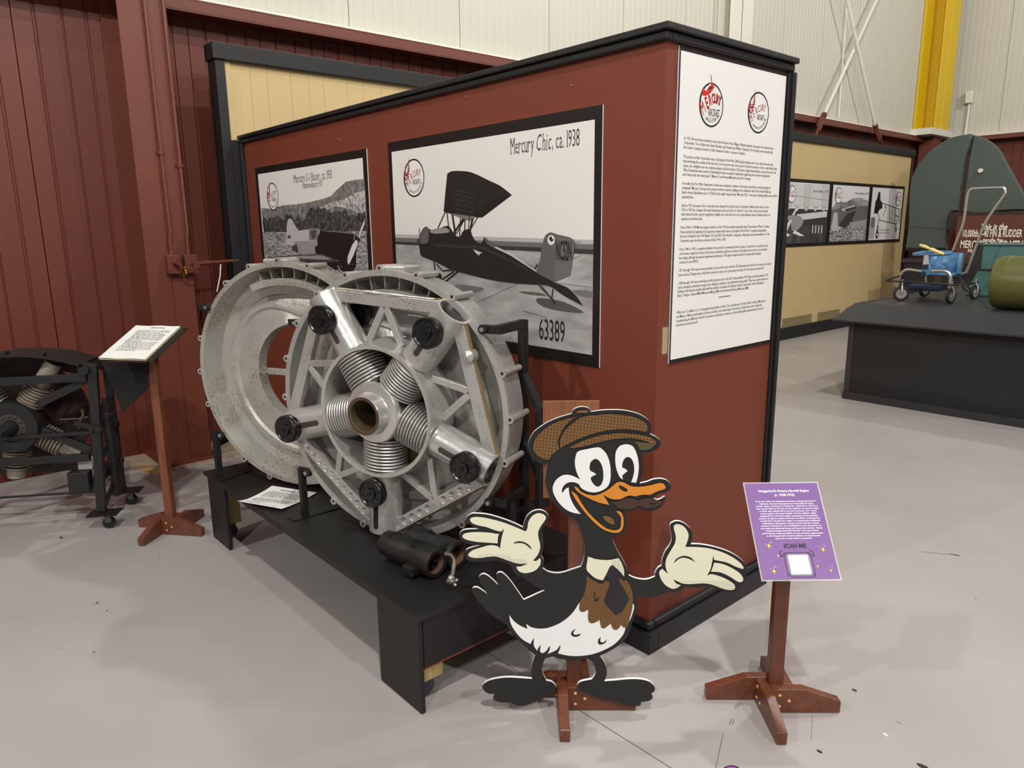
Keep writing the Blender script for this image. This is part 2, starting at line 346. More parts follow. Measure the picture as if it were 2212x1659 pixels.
# ------------------------------------------------------------------ tan partition with black trim
PX = -3.93
t = thing('display_partition', 'long tan partition with black cap and base trim', 'partition', (PX-.05, 6.2, 0))
m = MB(); m.bb((PX-.10, -.07, 0), (PX-.014, 12.6, 2.98)); m.build('core', TAN, t)
ws = [.18, .13, .19, .15, .13, .21, .15, .17]; y = -.06; i = 0
while y < 2.3:
    w = ws[i % 8]; m = MB(); m.bb((PX-.014, y+.001, .02), (PX, y+w-.001, 2.975)); m.build('plank', TAN, t); y += w; i += 1
y = 2.4
while y < 12.5:
    w = min(1.22, 12.62-y); m = MB(); m.bb((PX-.014, y+.0015, .18), (PX, y+w-.0015, 2.975)); m.build('panel', TAN, t); y += w
m = MB(); m.bb((PX-.13, -.16, 2.965), (PX+.045, 12.68, 3.08)); m.build('cap_trim', BLKT, t, bevel=.006)
m = MB(); m.bb((PX-.12, -.145, 0), (PX+.03, -.075, 2.965)); m.build('end_post', BLKT, t, bevel=.004)
m = MB(); m.bb((PX-.002, -.0755, 0), (PX+.028, -.001, 2.41)); m.build('lower_post', BLKT, t)
m = MB(); m.bb((PX-.11, 12.6, 0), (PX+.004, 12.66, 2.965)); m.build('far_end_post', BLKT, t)
m = MB(); m.bb((PX, .9, 0), (PX+.025, 12.64, .19)); m.build('base_trim', BLKT, t, bevel=.004)
m = MB(); m.bb((PX, -.075, .02), (PX+.012, -.03, 2.97)); m.build('corner_bead', TAN, t)
VENT = smat('vent_metal', (150, 132, 96), rough=.5); VDK = smat('vent_dark', (60, 54, 44), rough=.7)
for y0, y1 in ((7.3, 8.1), (8.26, 9.17), (9.4, 10.15), (10.4, 11.1)):
    m = MB(); m.bb((PX, y0, .215), (PX+.004, y1, .325)); v = m.build('vent', VDK, t)
    m = MB(); n = int((y1-y0)/.026)
    for k in range(n+1): m.bb((PX+.003, y0+k*(y1-y0)/n-.006, .215), (PX+.012, y0+k*(y1-y0)/n+.006, .325))
    m.bb((PX+.003, y0-.012, .205), (PX+.012, y1+.012, .217)); m.bb((PX+.003, y0-.012, .323), (PX+.012, y1+.012, .335)); m.build('louvres', VENT, v)
# ------------------------------------------------------------------ red display box
t = thing('display_box', 'barn red boxed display wall with black cap, corner trim and baseboard', 'display wall', (-1.9, .43, 0))
m = MB(); m.bb((PX+.004, 0, .01), (0, .02, 2.42)); m.build('long_side_panel', RED, t)
m = MB(); m.bb((-.02, .0202, .01), (0, .865, 2.42)); m.build('end_panel', RED, t)
m = MB(); m.bb((PX+.004, .845, .01), (-.02, .865, 2.42)); m.build('rear_panel', RED, t)
m = MB(); m.bb((0, .0, .12), (.0025, .066, 2.40)); m.build('corner_strip', RED, t)
def ledge(z0, z1, o_, nm, bev):
    m = MB(); X0 = PX+.03
    m.bb((X0, -o_, z0), (o_, .02, z1)); m.build(nm, BLKT, t, bevel=bev)
    m = MB(); m.bb((-.02, .0205, z0), (o_, .868+o_*.6, z1)); m.build(nm, BLKT, t, bevel=bev)
ledge(2.418, 2.442, .033, 'cap_board', .004)
ledge(2.386, 2.4175, .02, 'cap_moulding', .008)
m = MB(); m.bb((PX, -.01, 2.42), (0, .88, 2.436)); m.build('top_board', BLKT, t)
ledge(.0, .093, .04, 'baseboard', .003)
ledge(.0935, .128, .026, 'base_moulding', .012)
m = MB(); m.bb((-.01, .866, .0), (.026, .890, 2.386)); m.build('corner_trim', BLKT, t, bevel=.006)
m = MB(); m.bb((.0, .846, .128), (.012, .8655, 2.386)); m.build('edge_bead', BLKT, t, bevel=.004)
m = MB(); m.bb((PX+.03, -.028, .0), (PX+.075, 0, 2.386)); m.build('corner_trim', BLKT, t, bevel=.006)
NAIL = smat('nail', (205, 190, 175), rough=.4, metal=.6)
for px, py in ((1008, 208), (1238, 184), (736, 302), (733, 300), (838, 234)):
    p = aty(px, py, 0); m = MB(); m.cyl((p.x, 0, p.z), (p.x, -.012, p.z-.001), .0022, 6); m.build('nail', NAIL, t)
# ------------------------------------------------------------------ bench
t = thing('bench', 'long low black wooden display bench carrying the engine', 'bench', (-1.37, -.55, 0))
BW = smat('bench_black', (25, 24, 24), rough=.55, var=.25, scale=18, bump=.12, bscale=80, spots=[(lin(120, 118, 116), 120, .76, 6, .55)])
BX0, BX1, BY0, BY1, BZ = -2.44, -.275, -.955, -.06, .397
m = MB(); m.bb((BX0-.02, BY0-.012, BZ-.02), (BX1+.008, BY1, BZ)); m.build('top_board', BW, t, bevel=.004)
m = MB(); m.bb((-2.15, BY0+.02, BZ-.062), (-.58, BY0+.038, BZ-.021)); m.build('front_rail', BW, t)
for a, b in ((-2.425, -2.17), (-.565, -.282)):
    m = MB(); m.bb((a, BY0, 0.002), (b, BY0+.019, BZ-.021)); m.build('leg_panel', BW, t, bevel=.002)
    m = MB(); m.bb((a, BY1-.03, 0.002), (b, BY1-.011, BZ-.021)); m.build('leg_panel', BW, t, bevel=.002)
APR = smat('raw_edge', (122, 58, 40), rough=.8)
for x in (BX0+.014, BX1-.012):
    m = MB(); m.bb((x-.009, BY0+.0195, .185), (x+.009, BY1-.031, BZ-.021)); e = m.build('end_apron', BW, t)
    m = MB(); m.bb((x-.009, BY0+.0195, .178), (x+.009, BY1-.031, .1845)); m.build('raw_edge', APR, e)
PINE = wood('treated_pine', lin(166, 142, 88), lin(204, 182, 122), 'Z', 6, .6, 0)
WHL = smat('caster_wheel', (58, 66, 80), rough=.5)
for x, y in ((-2.345, BY0+.07), (-.37, BY0+.07), (-2.345, BY1-.09), (-.37, BY1-.09)):
    m = MB(); m.bb((x-.06, y-.05, .105), (x+.06, y+.05, BZ-.022)); m.build('corner_post', PINE, t)
    m = MB(); m.bb((x-.03, y-.03, .085), (x+.03, y+.03, .104)); c = m.build('caster', BLK, t)
    m = MB(); m.cyl((x-.014, y, .047), (x+.014, y, .042), .041, 18); m.build('caster_wheel', WHL, c, smooth=40)
# ------------------------------------------------------------------ rotary engine
ALU = smat('cast_aluminium', (190, 189, 184), rough=.36, metal=.55, var=.12, scale=11, bump=.35, bscale=38, spots=[(lin(104, 92, 72), 240, .60, 9, .50), (lin(134, 108, 66), 70, .62, 6, .56)])
ALD = smat('stained_aluminium', (184, 182, 174), rough=.40, metal=.45, var=.16, scale=9, bump=.4, bscale=34, spots=[(lin(112, 88, 52), 230, .56, 4, .48), (lin(140, 104, 48), 80, .60, 5, .55), (lin(86, 76, 62), 300, .58, 3, .44)])
ALB = smat('polished_aluminium', (212, 211, 207), rough=.26, metal=.7, var=.08, scale=14, bump=.28, bscale=26, spots=[(lin(110, 92, 66), 200, .63, 9, .54)])
FIN = smat('fin_metal', (190, 188, 183), rough=.34, metal=.6, var=.1, scale=20)
GRM = smat('grimy_metal', (96, 82, 58), rough=.5, metal=.4, var=.4, scale=30)
DRK = smat('hollow_shade', (14, 13, 12), rough=.8)  # shade inside holes and open ends, put into a near-black colour
PUL = smat('pulley_black', (13, 13, 14), rough=.28, var=.1, spec=.6)
SLT = smat('slot_grey', (74, 68, 60), rough=.5, metal=.4, var=.3, scale=40)
CRD = smat('waxed_cord', (128, 104, 62), rough=.8, var=.3, scale=60)
ZN = smat('zinc_bolt', (176, 176, 172), rough=.35, metal=.8)
def eframe(c, az):
    n = V((math.cos(az), math.sin(az), 0)); u = V((-n.y, n.x, 0)); return frame(c, u, (0, 0, 1), n), n, u
def case_half(root, T, depth, mt, cells=True, bosses=(), spoke=True):
    n = 96
    def ridge(t, j, r):
        g = math.exp(-((((math.degrees(t)-82+180) % 360)-180)/34)**2)
        if j == 2: return r+.018*g
        if j in (3,): return r-.07*g
        if j in (4, 5, 6): return r-.115*g
        return r
    prof = [(.587, 0), (.562, 0), (.535, -depth*.72), (.472, -depth*.86), (.447, -depth*.62), (.425, -depth*.62), (.412, -depth*.70), (.272, -depth*.55), (.262, -depth*.57), (.256, -depth*.95), (.30, -depth), (.574, -depth), (.580, -.02), (.587, -.018)]
    m = MB(T); m.lathe(prof, n=n, loop=True, rf=ridge, xa=(1, 0, 0)); sh = m.build('case_shell', mt, root, smooth=35)
    m = MB(T)
    for k, th in enumerate(bosses):
        c, s = math.cos(math.radians(th)), math.sin(math.radians(th)); p = V((c*.592, s*.592, 0))
        m.tube([p+V((0, 0, .002)), p+V((0, 0, -.012)), p+V((c*.004, s*.004, -.03)), p+V((c*.004, s*.004, -depth))], [.016, .016, .0135, .0125], 12)
        b = MB(T); b.tube([p+V((0, 0, .002)), p+V((0, 0, -.012)), p+V((0, 0, -depth*.97))], [.017, .016, .013], 12); bo = b.build('bolt_lug', mt, root, smooth=50)
        h = MB(T); h.disc(p+V((c*.001, s*.001, .0026)), (0, 0, 1), .0065, 10); h.build('bolt_hole', DRK, bo)
    if cells:
        for th in (67, 75, 83, 91, 99, 107):
            c, s = math.cos(math.radians(th)), math.sin(math.radians(th)); b = MB(T)
            e = V((-s, c, 0))*.003; q0, q1 = V((c*.508, s*.508, 0)), V((c*.560, s*.560, 0))
            b.prism([q0-e+V((0, 0, -.032)), q0+e+V((0, 0, -.032)), q1+e+V((0, 0, -.032)), q1-e+V((0, 0, -.032))], (0, 0, -depth*.55)); b.build('rib', mt, root)
        b = MB(T); P = []
        for i in range(13):
            th = math.radians(58+i*58/12); P.append((th))
        q = [(math.cos(a)*.515, math.sin(a)*.515-.012*math.cos((a-math.radians(87))*3)) for a in P]; w = [(x*.93, y_*.93) for x, y_ in q]
        vs = [(x, y_, -.03) for x, y_ in q]+[(x, y_, -.03) for x, y_ in w]+[(x, y_, -depth*.75) for x, y_ in w]+[(x, y_, -depth*.75) for x, y_ in q]; k = 13
        b.add(vs, [(i, i+1, k+i+1, k+i) for i in range(12)]+[(k+i, k+i+1, 2*k+i+1, 2*k+i) for i in range(12)]+[(3*k+i, 3*k+i+1, i+1, i) for i in range(12)]+[(0, k, 2*k, 3*k), (12, 3*k+12, 2*k+12, k+12)])
        b.build('ledge', mt, root, smooth=40)
    if spoke:
        b = MB(T); b.box((-.10, -.012, -depth*.93), (.33, .036, .012)); b.build('spoke', mt, root, bevel=.003)
    return sh
# left half of the case, empty
TL, nL, uL = eframe((-1.829, -.69, 1.006), math.radians(-63.5))
et = thing('engine_case', 'empty silver engine case half with open centre, rust speckled', 'engine case', (-1.829, -.69, .42))
case_half(et, TL, .15, ALD, bosses=tuple(a for a in range(1, 361, 18) if a not in (145, 217, 271)))
m = MB(TL); m.bb((-.12, .565, -.13), (.03, .600, -.02)); m.build('top_pad', ALD, et, bevel=.008)
# the assembled engine
TF, nF, uF = eframe((-.924, -.647, .995), math.radians(-68.5))
et = thing('rotary_engine', 'silver five-cylinder rotary engine with finned cylinders and black pulleys', 'engine', (-.924, -.647, .41))
case_half(et, TF, .155, ALU, bosses=tuple(a for a in range(1, 361, 18) if a not in (37, 217, 325, 271)), spoke=False)
m = MB(TF); m.bb((-.02, .568, -.14), (.10, .602, -.02)); m.build('top_pad', ALU, et, bevel=.008)
BA = [122.5, 50.5, -21.5, -93.5, -165.5]
RO, HW = .558, .074
def pol(r, a, l=0.0): a = math.radians(a); return V((r*math.cos(a)-l*math.sin(a), r*math.sin(a)+l*math.cos(a), 0))
WP = .030   # front face of the rotor frame
# hub drum
m = MB(TF); m.lathe([(.268, .098), (.284, .100), (.286, .092), (.281, .075), (.300, .0), (.302, -.05), (.262, -.05), (.262, .0)], n=72, loop=True); m.build('hub_drum', ALU, et, smooth=35)
m = MB(TF); m.disc((0, 0, -.045), (0, 0, 1), .265, 48); m.build('hub_backplate', GRM, et)
# nose
m = MB(TF); m.lathe([(.067, .168), (.081, .168), (.085, .162), (.087, .122), (.092, .115), (.126, .110), (.131, .102), (.131, .086), (.116, .07), (.108, -.04), (.067, -.04)], n=56, loop=True); ns = m.build('hub_nose', ALB, et, smooth=35)
m = MB(TF); m.lathe([(.0672, .1685), (.0805, .1685), (.0805, .1640), (.0672, .164)], n=48, loop=True); m.build('rusty_rim', smat('rust_brown', (84, 62, 46), rough=.6, metal=.3, var=.3, scale=40), ns)
m = MB(TF); m.lathe([(.0665, .165), (.0665, -.02), (.001, -.02)], n=40); m.build('bore', GRM, ns, smooth=40)
pulley_r = [.450, .457, .477, .357, .500]
def pulley_mesh():
    m = MB(); m.lathe([(.0, .010), (.011, .010), (.011, .014), (.024, .014), (.027, .005), (.051, .005), (.055, .010), (.060, .010), (.063, .006), (.063, -.004), (.059, -.007), (.063, -.010), (.063, -.026), (.059, -.030), (.0, -.030)], n=44)
    return m.mesh('pulley', PUL, 40)
pme = pulley_mesh(); hm = MB(); hm.disc((0, 0, 0), (0, 0, 1), .0082, 12); hme = hm.mesh('pulley_hole', DRK)
nm_ = MB(); nm_.cyl((0, 0, 0), (0, 0, .006), .008, 6); nme = nm_.mesh('axle_nut', PUL)
for i, a in enumerate(BA):
    A = math.radians(a); ax = V((math.cos(A), math.sin(A), 0)); lat = V((-ax.y, ax.x, 0)); W = V((0, 0, 1))
    # barrel: open cylinder whose wall is real
    m = MB(TF); O = ax*.0+W*.012
    m.lathe([(HW, .283), (HW, RO), (HW-.012, RO), (HW-.012, .283)], O=O, ax=ax, n=40, loop=True); br = m.build('cylinder_barrel', ALB if i in (0, 2) else ALU, et, smooth=40)
    m = MB(TF); m.disc(O+ax*(RO-.06), ax, HW-.012, 24); m.build('barrel_shade_disc', DRK, br)  # added disc; its colour carries the shade inside the open barrel
    # slot following the barrel surface: a dark patch, its shade put into the colour
    m = MB(TF); rs = pulley_r[i]; s0, s1 = (.33, .475) if i != 3 else (.36, .535)
    hw = .0125; N_ = 28; rows = []
    for k in range(N_+1):
        tt = s0+(s1-s0)*(1-math.cos(math.pi*k/N_))/2; e = min(tt-s0, s1-tt); wv = hw*math.sqrt(max(0, 1-(1-min(1, e/hw))**2)); rows.append((tt, max(wv, .0004)))
    vs = []
    for tt, wv in rows:
        for q in (-wv, 0, wv): vs.append(ax*tt+lat*q+W*(.012+math.sqrt((HW+.0008)**2-q*q)))
    m.add(vs, [(3*k+j, 3*k+j+1, 3*k+j+4, 3*k+j+3) for k in range(N_) for j in range(2)]); m.build('crosshead_slot', SLT if i != 3 else DRK, br)
    # finned cylinder
    m = MB(TF); prof = [(.0, .112), (.070, .112)]; r0, r1 = .118, .262
    nf = 10
    for k in range(nf):
        c = r0+(r1-r0)*(k+.5)/nf; prof += [(.074, c-.0058), (.096, c-.0036), (.098, c-.0012), (.098, c+.0012), (.096, c+.0036), (.074, c+.0058)]
    prof += [(.074, r1+.004)]
    m.lathe(prof, O=W*.010, ax=ax, n=44); m.build('finned_cylinder', FIN, et, smooth=30)
    # pulley
    P = ax*rs+W*(.012+HW+.030)
    M_ = TF @ Matrix.Translation(P); po = inst('pulley', pme, M_, et)
    for k in range(8):
        t_ = k*math.pi/4+.3; inst('lightening_hole', hme, M_ @ Matrix.Translation((.039*math.cos(t_), .039*math.sin(t_), .0054)), po)
    inst('axle_nut', nme, M_ @ Matrix.Translation((0, 0, .010)), po)
    m = MB(TF); m.cyl(ax*rs+W*(HW-.01), ax*rs+W*(.012+HW+.01), .012, 12); m.build('axle', SLT, po)
    # rotor frame segment between this barrel and the next one (clockwise)
    b2 = BA[(i+1) % 5]; e0 = pol(RO-.004, a, -HW*.92); e1 = pol(RO-.004, b2, HW*.92)
    i0 = pol(.30, a, -HW*.8); i1 = pol(.30, b2, HW*.8)
    mid = (e0+e1)/2; inw = -mid.normalized(); tdir = (e1-e0).normalized()
    bw = .052; F = W*WP
    Fr = F if i not in (2, 3) else F-W*.007
    m = MB(TF); m.prism([e0+Fr, e1+Fr, e1+inw*bw-tdir*.012+Fr, e0+inw*bw+tdir*.012+Fr], W*(-.034 if i not in (2, 3) else -.027))
    # gusset corners where the frame meets the barrels
    m.prism([e0+inw*bw*.98+F, e0+inw*bw*.98+tdir*.05+F, e0+inw*(bw+.045)+F-tdir*.012], W*-.034); m.prism([e1+inw*bw*.98+F, e1+inw*(bw+.045)+F+tdir*.012, e1+inw*bw*.98-tdir*.05+F], W*-.034)
    rail = m.build('rotor_rail', ALU, et, bevel=.003)
    m = MB(TF); m.prism([e0+F*.6-inw*.001, e1+F*.6-inw*.001, e1+F*.6-inw*.007, e0+F*.6-inw*.007], W*-.010); m.build('waxed_cord', CRD, rail)
    foot = mid+inw*(bw*.75); rr = .292
    for sgn in (-1, 1):
        a_ = math.atan2(mid.y, mid.x)+sgn*math.radians(17); h_ = V((rr*math.cos(a_), rr*math.sin(a_), 0))
        m = MB(TF); m.bar(foot+W*(WP-.013)+tdir*(-sgn)*.012, h_+W*(WP-.013), .034, .022, up=(0, 0, 1)) if False else m.bar(foot+W*(WP-.013), h_+W*(WP-.013), .030, .022, up=TF.to_3x3().inverted() @ nF)
        m.build('truss_brace', ALU, et, bevel=.003)
    if i in (2, 3):   # conical lightening dimples along the two lower rails
        Ln = (e1-e0).length; cnt = 12 if i == 3 else 11; cl = Ln/cnt; q = 24; R_ = min(.0172, cl*.44); ms = MB(TF)
        for k in range(cnt):
            c = e0+tdir*(cl*(k+.5))+inw*bw*.5+W*WP; solid = (i == 2 and k in (0, 5)); outer = []; circ = []
            for g in range(q):
                an = 2*math.pi*g/q; dx, dy = math.cos(an), math.sin(an); s_ = min(cl*.5/max(abs(dx), 1e-6), bw*.5/max(abs(dy), 1e-6))
                outer.append(c+tdir*dx*s_+inw*dy*s_); circ.append(c+tdir*dx*R_+inw*dy*R_)
            for sx_, sy_ in ((1, 1), (-1, 1), (-1, -1), (1, -1)):      # snap the nearest ray to the cell corner so that cells meet
                cp = c+tdir*sx_*cl*.5+inw*sy_*bw*.5; g = min(range(q), key=lambda g_: (outer[g_]-cp).length); outer[g] = cp
            ms.add(outer+circ, [(g, (g+1) % q, q+(g+1) % q, q+g) for g in range(q)])
            if solid: ms.add(circ, [tuple(range(q))]); continue
            m = MB(TF); vs = []
            for z, rad in ((0, 1.0), (-.0008, .94), (-.0052, .22), (-.0058, .03)):
                vs += [c+tdir*(R_*rad*math.cos(2*math.pi*g/q))+inw*(R_*rad*math.sin(2*math.pi*g/q))+W*z for g in range(q)]
            m.add(vs, [(r_*q+g, r_*q+(g+1) % q, (r_+1)*q+(g+1) % q, (r_+1)*q+g) for r_ in range(3) for g in range(q)]); m.build('dimple', ALB, rail, smooth=28)
        a0, a1, b0, b1 = e0+F, e1+F, e0+inw*bw+F, e1+inw*bw+F
        for s0, s1 in ((a0, a1), (b0, b1)): ms.add([s0, s1, s1-W*.0072, s0-W*.0072], [(0, 1, 2, 3)])
        ms.build('drilled_face', ALU, rail)
inst('rear_pulley', pme, TF @ Matrix.Translation((-.20, .39, -.075)), et)
# cable turnbuckle on the top rail and the round boss on the right
e0, e1 = pol(RO+.003, BA[0], -HW*.9), pol(RO+.003, BA[1], HW*.9); W = V((0, 0, 1))
m = MB(TF); m.tube([e0+(e1-e0)*f_+W*(.03) for f_ in (.05, .3, .34, .42, .5, .56, .6, .7, .95)], [.003, .003, .007, .007, .004, .006, .006, .003, .003], 8); m.build('cord_clasp', ALB, et, smooth=40)
c = pol(.50, 31.0); m = MB(TF); m.lathe([(0, .052), (.006, .052), (.012, .046), (.022, .044), (.026, .040), (.027, .0)], O=c, n=24); m.build('boss_cap', ALU, et, smooth=35)
# ------------------------------------------------------------------ black steel cradles that hold the cases on the bench
def clampfoot(root, foot, top, name='post', w=.028):
    m = MB(); m.bb((foot[0]-w/2, foot[1]-w/2, BZ+.005), (foot[0]+w/2, foot[1]+w/2, top)); m.build(name, BLK, root, bevel=.002)
    m = MB(); m.box((foot[0]-.03, foot[1]+.05, BZ+.003), (.06, .22, .005), Matrix.Rotation(.1, 3, 'Z')); m.build('foot_plate', BLK, root)
def lugbolt(root, T, th, R_=.60):
    p = V((R_*math.cos(math.radians(th)), R_*math.sin(math.radians(th)), 0)); m = MB(T); m.cyl(p+V((0, 0, .016)), p+V((0, 0, .024)), .0095, 6); m.build('bolt', ZN, root)
    m = MB(T); m.cyl(p+V((0, 0, .003)), p+V((0, 0, .016)), .02, 14); m.build('washer', BLK, root)
    return T @ p
st = thing('engine_cradle', 'black square tube cradle clamping the assembled engine to the bench', 'stand', (-.8, -.5, BZ))
for th, bx in ((-143, 0), (-35, 1), (37, 2)):
    p = lugbolt(st, TF, th, .605); rad = V((math.cos(math.radians(th)), math.sin(math.radians(th)), 0))
    m = MB(TF); q = V((.605*rad.x, .605*rad.y, 0))
    o_ = V((.07, 0, 0)) if th in (-35, 37) else V((-.06, 0, 0))
    m.bar(q+V((0, 0, -.006))-o_*.2, q+o_+V((0, 0, -.006)), .042, .016, up=(0, 1, 0)) if False else m.box(q+o_*.4+V((0, 0, -.004)), (.075, .036, .014)); m.build('clamp_tab', BLK, st, bevel=.003)
    e = TF @ (q+o_*.85)
    if th == -143:
        m = MB(); m.bb((e.x-.004, e.y-.012, BZ+.005), (e.x+.026, e.y+.018, e.z+.012)); m.build('post', BLK, st, bevel=.002)
        m = MB(); m.box((e.x-.01, e.y+.06, BZ+.003), (.07, .24, .005)); m.build('foot_plate', BLK, st)
    elif th in (37, -35):
        g = TF @ (q+V((.070, 0, -.20)))
        m = MB(); m.bar(e, g, .03, .036); m.build('arm', BLK, st, bevel=.002)
        if th == 37:
            G = g
            m = MB(); m.bb((g.x-.016, g.y-.016, BZ+.005), (g.x+.016, g.y+.016, g.z+.018)); m.build('post', BLK, st, bevel=.002)
            m = MB(); m.box((g.x+.02, g.y-.02, BZ+.003), (.16, .12, .005)); m.build('foot_plate', BLK, st)
            m = MB(); m.cyl((g.x+.07, g.y-.05, BZ+.005), (g.x+.07, g.y-.05, BZ+.014), .009, 6); m.build('bolt', ZN, st)
        else:
            m = MB(); m.bb((e.x-.014, e.y+.03, BZ+.005), (e.x+.014, e.y+.06, e.z)); m.build('post', BLK, st, bevel=.002)
m = MB(); m.bar((G.x, G.y, 1.15), (G.x+.12, G.y-.02, 1.02), .03, .03); m.build('brace', BLK, st)
m = MB(); m.bb((G.x+.105, G.y-.035, BZ+.005), (G.x+.135, G.y-.005, 1.03)); m.build('post', BLK, st, bevel=.002)
m = MB(); m.bar((G.x, G.y, .86), (G.x+.12, G.y-.02, .74), .028, .028); m.build('brace', BLK, st)
m = MB(); m.bar((G.x-.15, G.y+.1, .50), (G.x+.12, G.y-.02, .50), .03, .03); m.build('cross_rail', BLK, st)
m = MB(); m.bar((G.x-.02, G.y-.1, .56), (G.x+.02, G.y+.12, .56), .03, .03); m.build('cross_rail', BLK, st)
st = thing('case_cradle', 'black square tube cradle clamping the empty case half to the bench', 'stand', (-1.9, -.5, BZ))
for th in (217, 145, 19, -35):
    lugbolt(st, TL, th, .60); q = V((.60*math.cos(math.radians(th)), .60*math.sin(math.radians(th)), 0)); o_ = V((-.05, 0, 0)) if th > 90 else V((.05, 0, 0))
    m = MB(TL); m.box(q+o_*.5+V((0, 0, -.004)), (.08, .036, .014)); m.build('clamp_tab', BLK, st, bevel=.003)
    e = TL @ (q+o_*.9)
    if th == 217:
        m = MB(); m.bb((e.x-.012, e.y-.02, BZ+.005), (e.x+.02, e.y+.012, e.z+.02)); m.build('post', BLK, st, bevel=.002)
        m = MB(); m.box((e.x+.02, e.y+.05, BZ+.003), (.1, .22, .005), Matrix.Rotation(.3, 3, 'Z')); m.build('foot_plate', BLK, st)
        g = TL @ (q+V((-.03, -.02, -.22))); m = MB(); m.bar(e+V((0, 0, -.06)), g, .026, .026); m.build('arm', BLK, st)
        m = MB(); m.bb((g.x-.015, g.y-.015, BZ+.005), (g.x+.015, g.y+.015, g.z+.3)); m.build('post', BLK, st, bevel=.002)
    if th == 145:
        g = TL @ (q+V((-.05, 0, -.25))); m = MB(); m.bar(e, g, .026, .026); m.build('arm', BLK, st)
        m = MB(); m.bb((g.x-.015, g.y-.015, BZ+.005), (g.x+.015, g.y+.015, g.z+.01)); m.build('post', BLK, st, bevel=.002)
# the small clamp seen across the open centre of the case
p = hit(638, 697, TL @ V((0, 0, -.02)), nL)
m = MB(); Tc = frame(p, uL, (0, 0, 1), nL); m.T = Tc; m.box((.0, 0, 0), (.085, .036, .014)); m.build('clamp_tab', BLK, st, bevel=.003)
m = MB(Tc); m.cyl((-.0, 0, .006), (-.0, 0, .018), .0095, 6); m.build('bolt', ZN, st)
# ------------------------------------------------------------------ flat print: traced outlines laid on a real board plane in thin layers
def corner_curve(pts, k=4):
    """closed outline; a third element 1 marks a sharp corner"""
    n = len(pts); cs = [i for i, p in enumerate(pts) if len(p) > 2 and p[2]]
    P = [V((p[0], p[1], 0)) for p in pts]
    if not cs: return spline(P, k, True)
    out = []
    for a, i in enumerate(cs):
        j = cs[(a+1) % len(cs)]; seg = []; q = i
        while True:
            seg.append(P[q])
            if q == j and len(seg) > 1: break
            q = (q+1) % n
            if len(seg) > n+1: break
        out += (spline(seg, k, False) if len(seg) > 2 else seg)[:-1]
    return out
class Board:
    """a plane in the place; px() drops a photo pixel on it"""
    def __init__(s, O, N): s.O = V(O); s.N = V(N).normalized(); s.k = 0
    def pt(s, x, y, lift=0.0): return hit(x, y, s.O+s.N*lift, s.N)
    def layer(s, step=.00018): s.k += 1; return .0003+s.k*step
def crop(x0, y0, sc): return lambda p: (x0+p[0]*sc, y0+p[1]*sc) + tuple(p[2:])
def fill(m, pts3):
    tr = geometry.tessellate_polygon([pts3]); m.add(pts3, [tuple(t) for t in tr])
def pprint(m, bd, pts, cr=None, k=4, lift=None):
    q = [cr(p) for p in pts] if cr else pts
    c = corner_curve(q, k) if k else [V((p[0], p[1], 0)) for p in q]
    l = bd.layer() if lift is None else lift
    fill(m, [bd.pt(p.x, p.y, l) for p in c]); return [(p.x, p.y) for p in c]
def inside(p, poly):
    x, y = p; r = False; j = len(poly)-1
    for i in range(len(poly)):
        xi, yi = poly[i]; xj, yj = poly[j]
        if (yi > y) != (yj > y) and x < (xj-xi)*(y-yi)/(yj-yi)+xi: r = not r
        j = i
    return r
# ------------------------------------------------------------------ lettering
def text2d(body, size, sx=1.0, shear=0.0, bold=0.0, space=1.0, res=3):
    cu = bpy.data.curves.new('txt', 'FONT'); cu.body = body; cu.size = size; cu.shear = shear; cu.offset = bold; cu.space_character = space; cu.resolution_u = res
    ob = bpy.data.objects.new('txt', cu); me = bpy.data.meshes.new_from_object(ob)
    vs = [(v.co.x*sx, v.co.y) for v in me.vertices]; fs = [tuple(p.vertices) for p in me.polygons]
    bpy.data.objects.remove(ob); bpy.data.meshes.remove(me); bpy.data.curves.remove(cu)
    w = (max(v[0] for v in vs) if vs else 0)
    return vs, fs, w
def put_text(m, fn, body, size, x, y, align='L', width=None, lift=.0005, **kw):
    """fn(x,y,lift) -> world point"""
    vs, fs, w = text2d(body, size, **kw)
    s = (width/w) if width and w else 1.0
    ox = x-(w*s/2 if align == 'C' else (w*s if align == 'R' else 0))
    if callable(y): P = [fn(ox+vx*s, vy+y(ox+vx*s), lift) for vx, vy in vs]
    else: P = [fn(ox+vx*s, vy+y, lift) for vx, vy in vs]
    m.add(P, fs); return w*s
